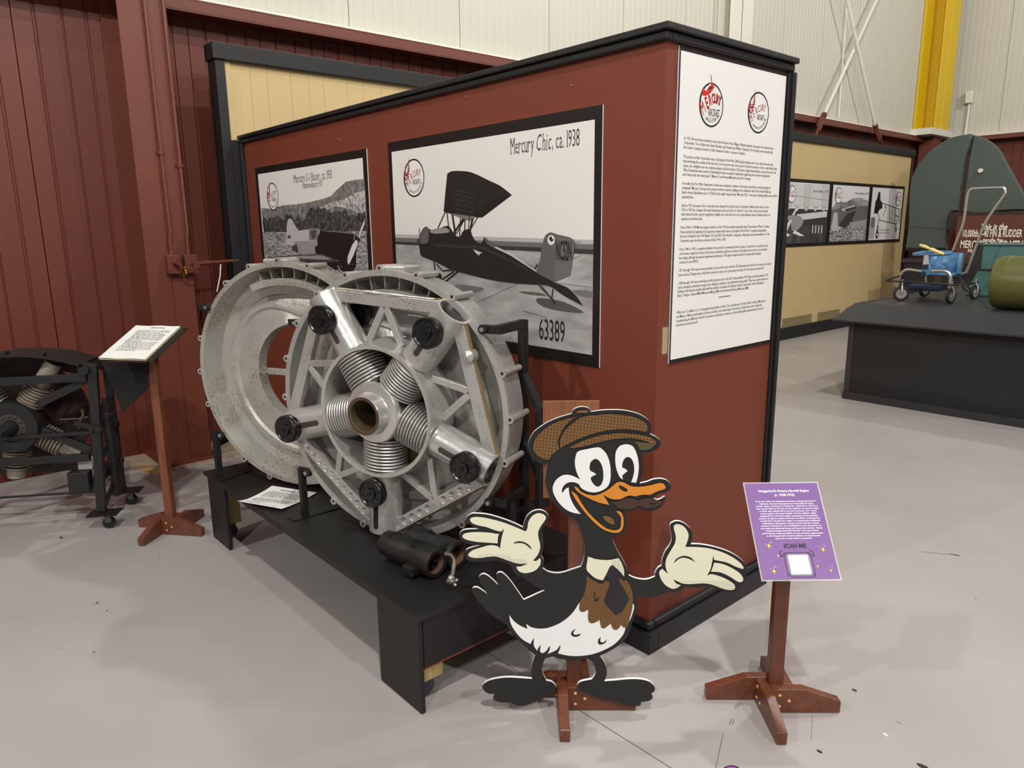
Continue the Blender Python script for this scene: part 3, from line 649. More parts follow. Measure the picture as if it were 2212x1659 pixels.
# ------------------------------------------------------------------ wooden pinwheel stands
MAH = wood('mahogany', lin(80, 38, 23), lin(108, 55, 32), 'Z', 7)
MAHX = wood('mahogany_foot', lin(86, 42, 25), lin(116, 62, 36), 'X', 7)
PEG = smat('wood_peg', (212, 160, 96), rough=.4)
def stand(root, cx, cy, az, ph, wood_p=None, wood_f=None, ptop=None):
    er = V((math.cos(az), math.sin(az), 0)); nn = V((math.sin(az), -math.cos(az), 0)); T = frame((cx, cy, 0), er, -nn, (0, 0, 1))
    def loc(r, n, z): return (r, -n, z)
    m = MB(T); m.bb(loc(-.026, .0195, .004), loc(.026, -.0195, ph)); m.build('post', wood_p or MAH, root, bevel=.003)
    H, h = .094, .046
    def arm(a0, a1, b0, b1, along):    # along 'r' or 'n'; a = long axis from root to tip, b = thickness range
        s = 1 if a1 > a0 else -1; prof = [(a0, 0), (a1, 0), (a1, h), (a0+(a1-a0)*.46, H), (a0, H)]
        m = MB(T); e = b1-b0
        P = [loc(a, b0, z+.002) if along == 'r' else loc(b0, a, z+.002) for a, z in prof]; m.prism(P, loc(0, e, 0) if along == 'r' else loc(e, 0, 0))
        return m.build('foot', wood_f or MAHX, root, bevel=.003)
    fR = arm(-.026, .226, .0195, .0555, 'r'); fF = arm(-.0195, .2245, -.062, -.026, 'n'); fL = arm(.026, -.241, -.0555, -.0195, 'r'); fB = arm(.0195, -.235, .026, .062, 'n')
    for ft, pts in ((fR, [(.003, .0555, .072, 'n'), (.003, .0555, .028, 'n'), (.038, .0555, .05, 'n')]), (fF, [(-.062, .004, .075, 'r'), (-.062, .004, .03, 'r'), (-.062, .04, .03, 'r')])):
        for r, n_, z, ax in pts:
            m = MB(T); d = V(loc(0, 1, 0)) if ax == 'n' else V(loc(-1, 0, 0))
            p = V(loc(r, n_, z)); m.lathe([(0, .004), (.004, .0032), (.0068, .0), (.0068, -.003)], O=p, ax=d, n=12); m.build('peg', PEG, ft, smooth=60)
    return T, er, nn
# ------------------------------------------------------------------ duck standee
AZ = math.radians(47.8)
DB = smat('print_black', (34, 34, 34), rough=.42, var=.03, spec=.4); DWH = smat('print_white', (240, 240, 238), rough=.42, var=.01)
DBR = smat('print_brown', (120, 84, 44), rough=.45, var=.03); DDB = smat('print_dark_brown', (68, 46, 38), rough=.45); DOL = smat('print_olive', (88, 78, 52), rough=.45)
DOR = smat('print_orange', (216, 136, 44), rough=.42, var=.02); DCR = smat('print_cream', (232, 229, 202), rough=.45, var=.01); DTI = smat('print_tie', (36, 31, 40), rough=.42)
root = thing('duck_standee', 'cartoon duck cut-out in flat cap, tie and white gloves on a wooden stand', 'cut-out', (.036, -.4866, 0))
T_, er, nn = stand(root, .036, -.4866, AZ, .95)
bd = Board((.036+nn.x*.0705, -.4866+nn.y*.0705, 0), nn)
c1, c2, c3, c4 = crop(1130, 870, .18082), crop(980, 1090, .15674), crop(1240, 1110, .18083), crop(1020, 1290, .19293)
OUT = [c1(p) for p in [(290, 730, 1), (200, 720), (120, 670), (65, 570), (60, 510), (80, 430), (130, 350), (210, 285), (310, 225), (430, 175), (583, 130, 1), (592, 95), (640, 60), (715, 48), (780, 65), (812, 108, 1), (950, 90), (1090, 85), (1230, 95), (1370, 130), (1470, 185), (1520, 245), (1535, 310), (1515, 372, 1), (1590, 410), (1640, 460), (1640, 505), (1600, 555), (1520, 590), (1420, 607, 1), (1430, 700), (1430, 800), (1412, 900), (1395, 962, 1), (1480, 945), (1560, 915), (1650, 908), (1720, 930), (1765, 985), (1760, 1030), (1720, 1065), (1640, 1085), (1590, 1110), (1555, 1140, 1), (1600, 1160), (1640, 1150), (1692, 1118, 1), (1700, 1135), (1690, 1180), (1660, 1230), (1600, 1275), (1530, 1292), (1450, 1285), (1380, 1260), (1300, 1290), (1217, 1300, 1), (1235, 1370), (1235, 1450), (1210, 1540), (1150, 1590), (1060, 1605, 1)]]
OUT += [c3(p) for p in [(470, 335), (530, 460), (600, 580), (640, 670), (655, 735, 1), (720, 765), (800, 783), (880, 782), (970, 750, 1), (968, 710), (1000, 650), (1045, 620, 1), (1055, 540), (1090, 450), (1140, 380), (1165, 310), (1160, 230), (1146, 150), (1165, 110), (1230, 87), (1300, 105), (1370, 155), (1410, 220), (1412, 290), (1395, 362, 1), (1500, 365), (1650, 390), (1800, 435), (1920, 490), (2010, 560), (2055, 630), (2050, 700), (2052, 770), (2020, 830), (1975, 860), (1960, 905), (1900, 938), (1800, 925), (1700, 890), (1560, 872), (1440, 885), (1325, 876, 1), (1300, 900), (1250, 925), (1190, 938), (1130, 930, 1), (1000, 985), (900, 1000), (750, 990, 1), (755, 1100), (735, 1190), (690, 1310)]]
OUT += [c4(p) for p in [(1740, 440), (1640, 540), (1520, 615), (1430, 655, 1), (1480, 730), (1505, 800), (1505, 880), (1478, 940, 1), (1600, 932), (1750, 918), (1880, 920), (1980, 945), (2040, 1000), (2040, 1050), (2005, 1080, 1), (2020, 1115), (1995, 1155), (1890, 1175, 1), (1885, 1205), (1850, 1220), (1750, 1215), (1600, 1175), (1400, 1125), (1260, 1075), (1190, 1030), (1178, 985), (1220, 945), (1340, 920, 1), (1380, 860), (1375, 790), (1340, 720), (1280, 690, 1), (1150, 700), (1050, 700), (960, 685), (900, 665), (820, 685, 1), (790, 750), (785, 830), (830, 935, 1), (890, 950), (935, 995), (930, 1045), (840, 1110), (720, 1165), (620, 1205), (540, 1215), (460, 1200), (440, 1175, 1), (330, 1180), (250, 1155), (235, 1115), (250, 1085, 1), (170, 1075), (115, 1020), (125, 975), (200, 930), (320, 905), (450, 900), (672, 915, 1), (660, 830), (670, 750), (705, 645, 1), (600, 560), (500, 460), (430, 390)]]
OUT += [c2(p) for p in [(720, 1650), (520, 1520), (400, 1400), (310, 1290), (262, 1210), (260, 1160), (295, 1142), (350, 1155), (465, 1232, 1), (400, 1130), (355, 1040), (352, 995), (400, 958), (460, 975), (530, 1030), (612, 1108, 1), (590, 1000), (600, 950), (640, 935), (690, 955), (780, 1050), (880, 1190), (965, 1315, 1), (1258, 1181, 1), (1150, 1135), (1040, 1065), (930, 990), (850, 960), (815, 900), (790, 845, 1), (700, 800), (570, 770), (440, 785), (300, 790), (200, 770), (162, 720), (165, 640), (220, 600), (370, 560, 1), (220, 548), (130, 510), (80, 455), (80, 400), (130, 355), (220, 340), (345, 337, 1), (230, 280), (178, 220), (185, 170), (240, 130), (310, 123), (480, 140), (700, 205), (850, 265), (955, 315, 1), (970, 250), (1010, 160), (1090, 95), (1180, 75), (1260, 100), (1305, 160), (1300, 215), (1245, 290), (1215, 360), (1225, 460), (1238, 580), (1230, 650), (1205, 700, 1), (1240, 770), (1238, 830), (1225, 878, 1), (1300, 925), (1400, 945), (1500, 938), (1620, 900), (1755, 855, 1), (1790, 760), (1800, 620), (1790, 480), (1750, 340), (1680, 220), (1590, 160)]]
OUT += [c1(p) for p in [(490, 1320), (400, 1240), (330, 1150), (290, 1050), (265, 930), (270, 840)]]
oc = corner_curve(OUT, 4); front = [bd.pt(p.x, p.y, 0) for p in oc]; back = [p-nn*.011 for p in front]; n = len(front)
m = MB(); tr = [tuple(t) for t in geometry.tessellate_polygon([front])]
m.cur = 0; m.add(front, tr); m.cur = 1; m.add(back, [t[::-1] for t in tr]); m.add(front+back, [(i, (i+1) % n, n+(i+1) % n, n+i) for i in range(n)])
cut = m.build('cutout_board', [DB, DWH], root)
def dpart(name, mt, shapes, k=4, lab=None):
    m = MB(); cs = []
    for cr, pts in shapes: cs.append(pprint(m, bd, pts, cr, k))
    m.build(name, mt, cut, label=lab); return cs
belly = dpart('belly', DWH, [(c4, [(415, 200, 1), (470, 270), (540, 320), (620, 355, 1), (603, 298, 1), (660, 335), (750, 352), (860, 340), (1000, 280), (1120, 180), (1200, 60, 1), (1500, 40), (1790, 60), (1790, 200), (1722, 335), (1690, 420), (1600, 520), (1480, 590), (1340, 640), (1200, 658), (1080, 655), (960, 630, 1), (985, 570), (986, 530, 1), (945, 590), (845, 635, 1), (870, 580), (868, 542, 1), (830, 600), (790, 625), (760, 605), (770, 530, 1), (740, 570), (728, 600, 1), (690, 540), (693, 453, 1), (670, 490), (652, 525, 1), (560, 470), (480, 380), (430, 290)])])
dpart('feather_mark', DB, [(c4, [(1165, 348, 1), (1115, 385), (1110, 425), (1150, 445), (1195, 435), (1222, 405, 1), (1170, 420), (1140, 415), (1135, 390)])])
dpart('feather_mark', DB, [(c4, [(1440, 443, 1), (1410, 480), (1415, 525), (1450, 530), (1490, 510), (1512, 470, 1), (1470, 505), (1440, 500), (1435, 475)])])
vest = dpart('waistcoat', DBR, [(c3, [(155, 740, 1), (220, 790), (300, 830), (350, 830), (380, 795, 1), (420, 820), (425, 850), (425, 1000), (470, 1050), (600, 1050), (610, 950), (535, 795, 1), (555, 770), (590, 800), (625, 790, 1), (670, 860), (700, 960), (702, 1080), (680, 1200), (630, 1350), (580, 1350), (565, 1325, 1), (520, 1380), (480, 1385), (450, 1350), (440, 1310, 1), (390, 1350), (350, 1370), (320, 1345), (305, 1265, 1), (270, 1290), (215, 1308), (180, 1290), (165, 1240), (170, 1145, 1), (110, 1172), (65, 1150), (65, 1060, 1), (120, 960), (145, 860)])])
tie = dpart('necktie', DTI, [(c3, [(455, 612, 1), (530, 690), (545, 770, 1), (535, 800, 1), (600, 900), (660, 1015, 1), (590, 1150), (500, 1215, 1), (400, 1110), (357, 1050, 1), (380, 960), (425, 850), (420, 800, 1), (385, 740, 1), (420, 660)])])
dpart('waistcoat_fold', DB, [(c3, [(238, 930, 1), (256, 932, 1), (250, 990), (270, 1020), (302, 980, 1), (290, 1030), (265, 1050), (240, 1020)])])
collar = dpart('collar', DCR, [(c3, [(168, 510, 1), (260, 540), (380, 552), (460, 545), (530, 528, 1), (560, 570), (595, 660), (600, 750, 1), (530, 670), (460, 612, 1), (430, 630), (385, 720), (345, 795, 1), (260, 770), (185, 710), (148, 650)])])
gl = dpart('glove', DCR, [(c2, [(225, 205), (250, 180), (320, 170), (450, 185), (650, 235), (830, 300), (990, 370, 1), (1015, 330), (1030, 240), (1080, 160), (1150, 120), (1220, 125), (1265, 160), (1265, 205), (1200, 300), (1165, 380), (1170, 460), (1190, 540), (1190, 610), (1160, 690), (1095, 772, 1), (1140, 775), (1190, 735, 1), (1200, 780), (1180, 850), (1110, 915), (1000, 945), (920, 930), (880, 895), (862, 855, 1), (940, 848), (1015, 812, 1), (900, 815), (800, 790), (690, 750), (580, 715), (480, 720), (370, 735), (270, 735), (210, 710), (205, 680), (260, 630), (380, 590), (500, 560), (600, 572), (640, 605, 1), (650, 520), (670, 420), (698, 330, 1), (650, 370), (560, 350), (450, 310), (330, 285), (250, 250)]), (c2, [(122, 440), (140, 405), (210, 385), (330, 378), (480, 385), (590, 402), (625, 400, 1), (610, 460), (605, 535, 1), (480, 525), (330, 515), (200, 490), (140, 465)])])
dpart('glove_crease', DB, [(c2, [(818, 540, 1), (850, 515), (920, 505), (1000, 530), (1060, 580), (1078, 618, 1), (1040, 590), (980, 545), (920, 530), (860, 532)])])
gr = dpart('glove', DCR, [(c3, [(1195, 140), (1240, 122), (1310, 150), (1360, 220), (1365, 290), (1330, 395, 1), (1450, 395), (1600, 410), (1750, 450), (1880, 510), (1980, 580), (2025, 640), (2015, 660, 1), (1930, 630), (1820, 580), (1675, 550, 1), (1660, 497, 1), (1652, 560), (1630, 660), (1588, 738, 1), (1640, 720), (1740, 745), (1840, 790), (1910, 840), (1925, 880), (1900, 908), (1820, 905), (1740, 880), (1640, 845), (1540, 830), (1400, 838), (1290, 830), (1185, 780, 1), (1220, 830), (1275, 852, 1), (1240, 880), (1180, 895), (1110, 865), (1050, 800), (1018, 720), (1025, 680), (1055, 655, 1), (1085, 685), (1125, 718, 1), (1100, 660), (1092, 590), (1110, 520), (1160, 430), (1205, 350), (1215, 270), (1195, 190)]), (c3, [(1675, 582, 1), (1780, 600), (1890, 650), (1980, 710), (2020, 770), (2010, 810), (1960, 812), (1860, 750), (1750, 700), (1635, 690, 1), (1655, 640)])])
dpart('glove_crease', DB, [(c3, [(1190, 590, 1), (1215, 545), (1270, 510), (1330, 502), (1400, 525), (1450, 582, 1), (1390, 545), (1320, 525), (1260, 535)])])
dpart('cheek', DWH, [(c1, [(690, 930), (620, 885), (540, 860), (470, 868), (400, 915), (360, 985), (355, 1050), (385, 1130), (440, 1210), (520, 1280), (600, 1315), (690, 1330, 1), (620, 1245), (570, 1150), (550, 1070), (545, 1010, 1), (505, 1030), (470, 1078, 1), (462, 1050), (480, 1000), (520, 962), (570, 948), (630, 955), (690, 985)])])
dpart('eye', DWH, [(c1, [(660, 580), (760, 555), (890, 532), (945, 555), (1000, 620), (1035, 720), (1046, 830), (1040, 930), (1010, 1000), (950, 1045), (870, 1070), (790, 1065), (710, 1030), (675, 985), (690, 940), (660, 880), (630, 800), (618, 710), (630, 630)])])
dpart('eye', DWH, [(c1, [(1250, 497), (1310, 520), (1350, 590), (1375, 680), (1382, 780), (1370, 880), (1350, 955, 1), (1290, 950, 1), (1180, 910), (1140, 860), (1110, 770), (1100, 670), (1110, 580), (1150, 520), (1200, 500)])])
dpart('pupil', DB, [(c1, [(865, 670), (910, 695), (945, 760), (958, 840), (955, 920), (930, 980), (890, 1003), (850, 980), (820, 940), (808, 905), (820, 885), (875, 855, 1), (840, 830), (798, 805), (798, 740), (815, 700)])])
dpart('pupil', DB, [(c1, [(1250, 648), (1290, 665), (1318, 720), (1328, 800), (1315, 880), (1290, 952, 1), (1240, 950), (1195, 915, 1), (1185, 880), (1200, 855), (1250, 815, 1), (1215, 785), (1185, 770), (1190, 710), (1215, 665)])])
cap = dpart('cap', DBR, [(c1, [(125, 570), (125, 500), (160, 410), (240, 330), (350, 255), (480, 205), (630, 170, 1), (560, 220), (490, 290), (440, 380), (415, 450), (415, 500), (430, 550, 1), (380, 590), (340, 630), (320, 665), (290, 682), (220, 660), (160, 620)]), (c1, [(690, 175), (800, 155), (950, 140), (1100, 138), (1230, 150), (1350, 180), (1440, 225), (1485, 280), (1480, 330), (1465, 350), (1380, 335), (1250, 318), (1100, 320), (950, 340), (820, 375), (690, 420), (560, 480), (445, 540, 1), (440, 480), (460, 400), (520, 310), (600, 240)]), (c1, [(630, 122, 1), (650, 100), (700, 90), (765, 90), (775, 105), (760, 120)])])
cap += dpart('cap_brim', DBR, [(c1, [(555, 535, 1), (660, 480), (790, 430), (930, 390), (1080, 368), (1230, 365), (1380, 378), (1500, 410), (1570, 445), (1585, 480), (1570, 510), (1555, 490, 1), (1430, 450), (1300, 425), (1180, 425), (1050, 440), (920, 470), (800, 500), (680, 530), (610, 542)])])
dpart('brim_underside', DOL, [(c1, [(1330, 462, 1), (1450, 475), (1555, 490), (1550, 530), (1490, 560), (1400, 562), (1370, 510)])])
dpart('bill', DOR, [(c1, [(615, 1000, 1), (650, 1015), (690, 1060), (770, 1095), (860, 1105), (950, 1075), (1040, 1020), (1110, 960), (1155, 945), (1210, 955), (1290, 995), (1400, 1003), (1520, 985), (1620, 960), (1670, 965), (1700, 1000), (1690, 1030), (1600, 1060), (1520, 1100, 1), (1420, 1100), (1340, 1118), (1270, 1108), (1210, 1130), (1160, 1152), (1080, 1155), (1010, 1130), (955, 1100, 1), (995, 1160), (1030, 1222, 1), (900, 1190), (780, 1140), (690, 1090), (630, 1040)]), (c1, [(575, 1055, 1), (640, 1100), (700, 1200), (780, 1310), (880, 1410), (980, 1490), (1060, 1520), (1120, 1520), (1160, 1490), (1170, 1420), (1165, 1360), (1110, 1295, 1), (1160, 1300), (1195, 1360), (1200, 1440), (1185, 1510), (1140, 1550), (1070, 1552), (960, 1515), (850, 1430), (740, 1310), (650, 1190), (590, 1090)])])
dpart('nostril', DB, [(c1, [(1150, 985), (1200, 1005), (1245, 1035), (1240, 1060), (1200, 1055), (1150, 1020)])])
dpart('tongue', DBR, [(c1, [(950, 1355, 1), (1010, 1352), (1070, 1385), (1092, 1430), (1080, 1455), (1030, 1440), (975, 1400)])])
dpart('moustache', DDB, [(c1, [(1045, 1180, 1), (1130, 1175), (1220, 1140), (1300, 1140), (1370, 1165), (1450, 1140), (1540, 1145), (1620, 1170), (1680, 1175, 1), (1640, 1215), (1560, 1250), (1460, 1260), (1390, 1230), (1330, 1255), (1240, 1275), (1130, 1260, 1), (1100, 1220)])])
dpart('moustache_line', DB, [(c1, [(1375, 1165, 1), (1392, 1170, 1), (1380, 1200), (1370, 1225, 1)]), (c1, [(1490, 1185, 1), (1540, 1200), (1620, 1190, 1), (1560, 1222), (1520, 1212)])])
m = MB(); L = bd.layer()
def dots(polys, step, rad, ang, y0=None, avoid=()):
    ca, sa = math.cos(ang), math.sin(ang)
    for poly in polys:
        xs = [p[0] for p in poly]; ys = [p[1] for p in poly]; cx, cy = min(xs), min(ys)
        for i in range(-60, 90):
            for j in range(-60, 90):
                u, v = i*step+(step/2 if j % 2 else 0)*0, j*step; x, y = cx+u*ca-v*sa, cy+u*sa+v*ca
                if not (min(xs) < x < max(xs) and min(ys) < y < max(ys)) or not inside((x, y), poly) or any(inside((x, y), a) for a in avoid): continue
                if y0 and not y0(x, y): continue
                P = [bd.pt(x+rad*math.cos(k*math.pi/3), y+rad*math.sin(k*math.pi/3), L) for k in range(6)]; m.add(P, [(0, 1, 2, 3, 4, 5)])
dots([cap[0], cap[1], cap[3]], 7.0, 1.35, .12); dots([vest[0]], 4.7, .95, .06, avoid=[tie[0]])
dots([collar[0]], 4.8, .9, 0, lambda x, y: x > 1322)
dots([gr[0]], 4.8, .8, 0, lambda x, y: y > 1252-(.02*(1400-x)) and x > 1458 and (y > 1252 or x > 1560) and y > 1110+770*.18083+max(0, (x-1545)*.16))
dots([gl[0]], 4.7, .8, .1, lambda x, y: y > 1196+max(0, (x-1070)*.2)+max(0, (1050-x)*.25) and x < 1138 and y < 1222)
m.build('halftone_dots', DB, cut, kind='stuff')
m = MB(); fa, fb = bd.pt(1173, 868, -.0125), bd.pt(1295, 868, -.0125); zt = fa.z
m.prism([(fa.x, fa.y, zt-.34), (fb.x, fb.y, zt-.34), (fb.x, fb.y, zt), (fa.x, fa.y, zt)], -nn*.018); m.build('backing_board', wood('plywood', lin(112, 66, 38), lin(138, 86, 52), 'Z', 16, .6, 0), root)
m = MB(); q = V((.036, -.4866, 0)); m.bar(q+nn*.04+V((0, 0, .5)), q+nn*.04+V((0, 0, .95)), .052, .036, up=nn); m.build('mounting_block', MAH, root)
# ------------------------------------------------------------------ purple placard on its stand
root = thing('placard_stand', 'wooden stand carrying a laminated purple information card', 'sign stand', (.543, .053, 0))
A2 = AZ+.02
T_, er, nn = stand(root, .543, .053, AZ, .665)
er2 = V((math.cos(A2), math.sin(A2), 0)); n2 = V((math.sin(A2), -math.cos(A2), 0)); ti = .816
up2 = -n2*math.cos(ti)+V((0, 0, 1))*math.sin(ti); nz2 = er2.cross(up2)
cc = V((.543, .053, .699))+n2*.014+er2*.014; TP = frame(cc, er2, up2, nz2)
m = MB(TP); m.bb((-.12, -.15, -.016), (.12, .15, -.004)); m.build('backboard', MAH, root)
m = MB(TP); m.bb((-.136, -.180, -.0035), (.136, .180, -.0015))
def lam():
    mm = bpy.data.materials.new('laminate'); mm.use_nodes = True; b = mm.node_tree.nodes['Principled BSDF']; b.inputs['Base Color'].default_value = (.9, .88, .9, 1); b.inputs['Roughness'].default_value = .15; b.inputs['Alpha'].default_value = .35; return mm
m.build('laminate', lam(), root)
PUR = smat('purple_card', (132, 96, 156), rough=.35, var=.05, scale=6, spec=.45, coat=.3)
m = MB(TP); m.bb((-.131, -.175, -.0016), (.131, .175, .0)); card = m.build('card', PUR, root)
f2 = lambda x, y, l: TP @ V((x, y, l))
PW = smat('white_ink', (246, 244, 248), rough=.5); PK = smat('dark_purple_ink', (44, 26, 58), rough=.5); PY = smat('yellow_ink', (250, 214, 20), rough=.5); PO = smat('pale_orange_ink', (246, 196, 96), rough=.5); PGY = smat('grey_ink', (150, 142, 160), rough=.5)
m = MB()
put_text(m, f2, "Hungerford's Rotary Aircraft Engine", .0125, .004, .141, 'C', width=.182, bold=.0003)
put_text(m, f2, "(c. 1928-1932)", .0125, .004, .1255, 'C', width=.072, bold=.0003)
body = ["In the late 1920s, the Hungerford brothers, working with Amos P.", "Newlands, developed and patented an unconventional rotary", "aircraft engine, receiving U.S. Patent No. 1,893,963 in 1932 for a", "valve system fitted to the hub of a five-cylinder, two-stroke design", "in which each cylinder fired once per revolution. Two \"cased", "rotary engines of unusual design\", the five-cylinder engine", "displayed here, show the engine operating as a free-standing", "machine, though it is unknown if it has ever flown. Contemporary", "recollections describe the engine as reversing the traditional", "radial layout, with pistons moving outward and the rotating", "crankcase intended to use centrifugal force for lubrication, an", "innovative but ultimately heavy and impractical solution. Claims", "of federal funding during World War I and extraordinary", "performance remain unverified, yet the surviving engines attest", "to the Hungerfords' inventive ambition and experimental", "approach to early aviation propulsion."]
for i, s in enumerate(body): put_text(m, f2, s, .0072, .004, .103-i*.00915, 'C', width=min(.222, len(s)*.00338), bold=.0002, res=1)
m.build('white_lettering', PW, card)
m = MB(); put_text(m, f2, "SCAN ME!", .020, .002, -.066, 'C', width=.078, bold=.0009, lift=.0005)
def stroke(m, pts, w, lift=.0006, fn=f2):
    P = spline([(x, y, 0) for x, y in pts], 5, False); L_ = []; R_ = []
    for i, p in enumerate(P):
        d = (P[min(i+1, len(P)-1)]-P[max(i-1, 0)]); d = d.normalized() if d.length else V((1, 0, 0)); q = V((-d.y, d.x, 0))*w/2; L_.append(fn(p.x+q.x, p.y+q.y, lift)); R_.append(fn(p.x-q.x, p.y-q.y, lift))
    k = len(P); m.add(L_+R_, [(i, i+1, k+i+1, k+i) for i in range(k-1)])
qx, qy = .004, -.125
for pts in ([(-.046, -.043), (-.047, .032), (-.043, .04), (-.03, .0415), (.03, .0415), (.043, .039), (.046, .03), (.046, -.03), (.042, -.041), (.03, -.0435), (-.038, -.043)], [(-.05, .048), (-.058, .046), (-.059, .038), (-.054, .029)], [(-.060, .031), (-.054, .028), (-.051, .036)], [(.042, .05), (.052, .047), (.056, .039), (.054, .03)], [(.049, .033), (.054, .029), (.059, .034)]):
    stroke(m, [(qx+a, qy+b) for a, b in pts], .0022)
for sx_, sy_ in ((-1, 1), (1, 1), (-1, -1), (1, -1)):
    stroke(m, [(qx+sx_*.041, qy+sy_*.028), (qx+sx_*.041, qy+sy_*.037), (qx+sx_*.032, qy+sy_*.038)], .002)
m.build('dark_lettering', PK, card)
m = MB(TP); m.add([(qx-.039, qy-.037, .0004), (qx+.039, qy-.037, .0004), (qx+.039, qy+.037, .0004), (qx-.039, qy+.037, .0004)], [(0, 1, 2, 3)]); m.build('grey_panel', PGY, card)
m = MB(TP); m.add([(qx-.034, qy-.033, .0005), (qx+.034, qy-.033, .0005), (qx+.034, qy+.033, .0005), (qx-.034, qy+.033, .0005)], [(0, 1, 2, 3)]); m.build('blank_white_square', PW, card)
for (x, y, r, mt) in [(-.088, -.058, .010, PY), (.096, -.073, .010, PY), (-.088, -.147, .010, PY), (-.063, -.093, .006, PO), (.064, -.132, .006, PO), (.106, -.147, .007, PO)]:
    m = MB(TP); P = []
    for k in range(32):
        a = k*math.pi/16; rr = r/(abs(math.cos(a))**.55+abs(math.sin(a))**.55)**1.8; P.append(V((x+rr*math.cos(a)*.85, y+rr*math.sin(a)*1.15, .0006)))
    fill(m, P); m.build('sparkle', mt, card)
m = MB(TP)
for (x, y) in [(-.082, -.044), (-.098, -.052), (-.078, -.047), (.103, -.058), (.086, -.064), (.107, -.062), (-.082, -.13), (-.098, -.138), (-.079, -.134), (.112, -.135)]:
    m.disc((x, y, .0006), (0, 0, 1), .0013, 8)
m.build('sparkle_dots', PW, card)
# ------------------------------------------------------------------ lectern with the typed pages, far left
root = thing('lectern_stand', 'slim wooden lectern stand with a tilted black board beside the column', 'lectern', (-2.6805, -1.1056, 0))
A3 = math.radians(39)
T_, er, nn = stand(root, -2.6805, -1.1056, A3, 1.10, wood_p=wood('walnut', lin(104, 56, 36), lin(128, 74, 48), 'Z', 7), wood_f=wood('walnut_foot', lin(92, 48, 34), lin(112, 62, 44), 'X', 7))
A4 = A3-.022; er4 = V((math.cos(A4), math.sin(A4), 0)); n4 = V((math.sin(A4), -math.cos(A4), 0)); up4 = -n4*math.cos(.395)+V((0, 0, 1))*math.sin(.395); nz4 = er4.cross(up4)
cc = V((-2.6805, -1.1056, 1.136))+n4*.027-er4*.017; T4 = frame(cc, er4, up4, nz4)
m = MB(T4); m.bb((-.166, -.178, -.006), (.166, .178, 0)); m.build('board', BLK, root, bevel=.002)
b3 = Board(V((-2.6805, -1.1056, 0))+nn*.03, nn); m = MB(); P = [b3.pt(x, y) for x, y in [(219, 781), (318, 784), (319, 840), (265, 891)]]; m.prism(P, -nn*.006); m.build('hanging_flap', smat('matt_black', (14, 14, 15), rough=.8), root)
PAP = smat('paper', (226, 226, 220), rough=.7, var=.02); PED = smat('aged_paper_edge', (206, 196, 158), rough=.8, var=.12, scale=80); INK = smat('typed_ink', (112, 112, 112), rough=.8)
root = thing('page_stack', 'stack of typed white pages lying on the lectern board', 'papers', tuple(cc))
m = MB(T4); m.bb((-.163, -.176, .0006), (.122, .172, .009)); m.build('page_block', PED, root)
m = MB(T4); vs = []; nx = 12
for j in range(3):
    for i in range(nx+1): vs.append((-.165+.288*i/nx, -.178+.352*j/2, 0.0118+.0016*math.sin(i*.9+j)*(1 if j != 1 else .4)+.0006))
m.add(vs, [(j*(nx+1)+i, j*(nx+1)+i+1, (j+1)*(nx+1)+i+1, (j+1)*(nx+1)+i) for j in range(2) for i in range(nx)]); m.build('top_page', PAP, root, smooth=60)
m = MB(T4); random.seed(3)
m.bb((-.05, .145, .0142), (.04, .151, .0145))
for i in range(18):
    x = -.115; y = .115-i*.0125
    while x < (.085 if i not in (2, 9, 17) else -.02+.1*random.random()):
        w = .008+.022*random.random(); m.bb((x, y, .0140), (min(x+w, .092), y+.0030, .0143)); x += w+.005
m.build('typed_lines', INK, root)
# ------------------------------------------------------------------ exhibit posters (flat prints on foam board)
def grey(v, warm=3): return smat('print_grey_%d' % v, (v, v-warm*.5, v-warm), rough=.5, var=.02)
def photo(name, a, b, scale, stretch=(1, 1, 1), lo=.35, hi=.65):
    if name in MATS: return MATS[name]
    m = bpy.data.materials.new(name); m.use_nodes = True; N = m.node_tree.nodes; L = m.node_tree.links; bs = N['Principled BSDF']; bs.inputs['Roughness'].default_value = .5
    tc = N.new('ShaderNodeTexCoord'); mp = N.new('ShaderNodeMapping'); mp.inputs['Scale'].default_value = tuple(scale*s for s in stretch)
    nz = N.new('ShaderNodeTexNoise'); nz.inputs['Scale'].default_value = 1; nz.inputs['Detail'].default_value = 7; L.new(tc.outputs['Object'], mp.inputs[0]); L.new(mp.outputs[0], nz.inputs['Vector'])
    r = N.new('ShaderNodeValToRGB'); r.color_ramp.elements[0].position = lo; r.color_ramp.elements[1].position = hi
    r.color_ramp.elements[0].color = lin(a, a-1, a-3)+(1,); r.color_ramp.elements[1].color = lin(b, b-1, b-3)+(1,); L.new(nz.outputs['Fac'], r.inputs[0]); L.new(r.outputs[0], bs.inputs['Base Color'])
    MATS[name] = m; return m
FRM = smat('poster_black', (22, 19, 19), rough=.45, var=.05); SKY = smat('photo_sky', (236, 233, 228), rough=.45, var=.02, scale=1.5)
LRED = smat('logo_red', (150, 32, 44), rough=.5, var=.02); LRED2 = smat('logo_bright_red', (206, 42, 36), rough=.5, var=.02); LBK = smat('logo_black', (26, 25, 27), rough=.5); LWH = smat('logo_white', (238, 237, 234), rough=.5)
TXT = smat('text_ink', (46, 44, 44), rough=.6)
SER = {'M': 'bl br tl tr', 'e': '', 'r': 'bl tl', 'c': '', 'u': 'br tl', 'y': 'tl tr', 'C': '', 'h': 'bl br tl', 'i': 'bc', 'a': 'br', '1': 'bc', 'R': 'bl br tl', 'S': '', 'H': 'bl br tl tr', 'm': 'bl bc br tl', 'n': 'bl br tl', 'd': 'br tr', 's': '', 'p': 'tl', 'o': '', 't': '', 'N': 'bl tl tr', 'Y': 'bc tl tr'}
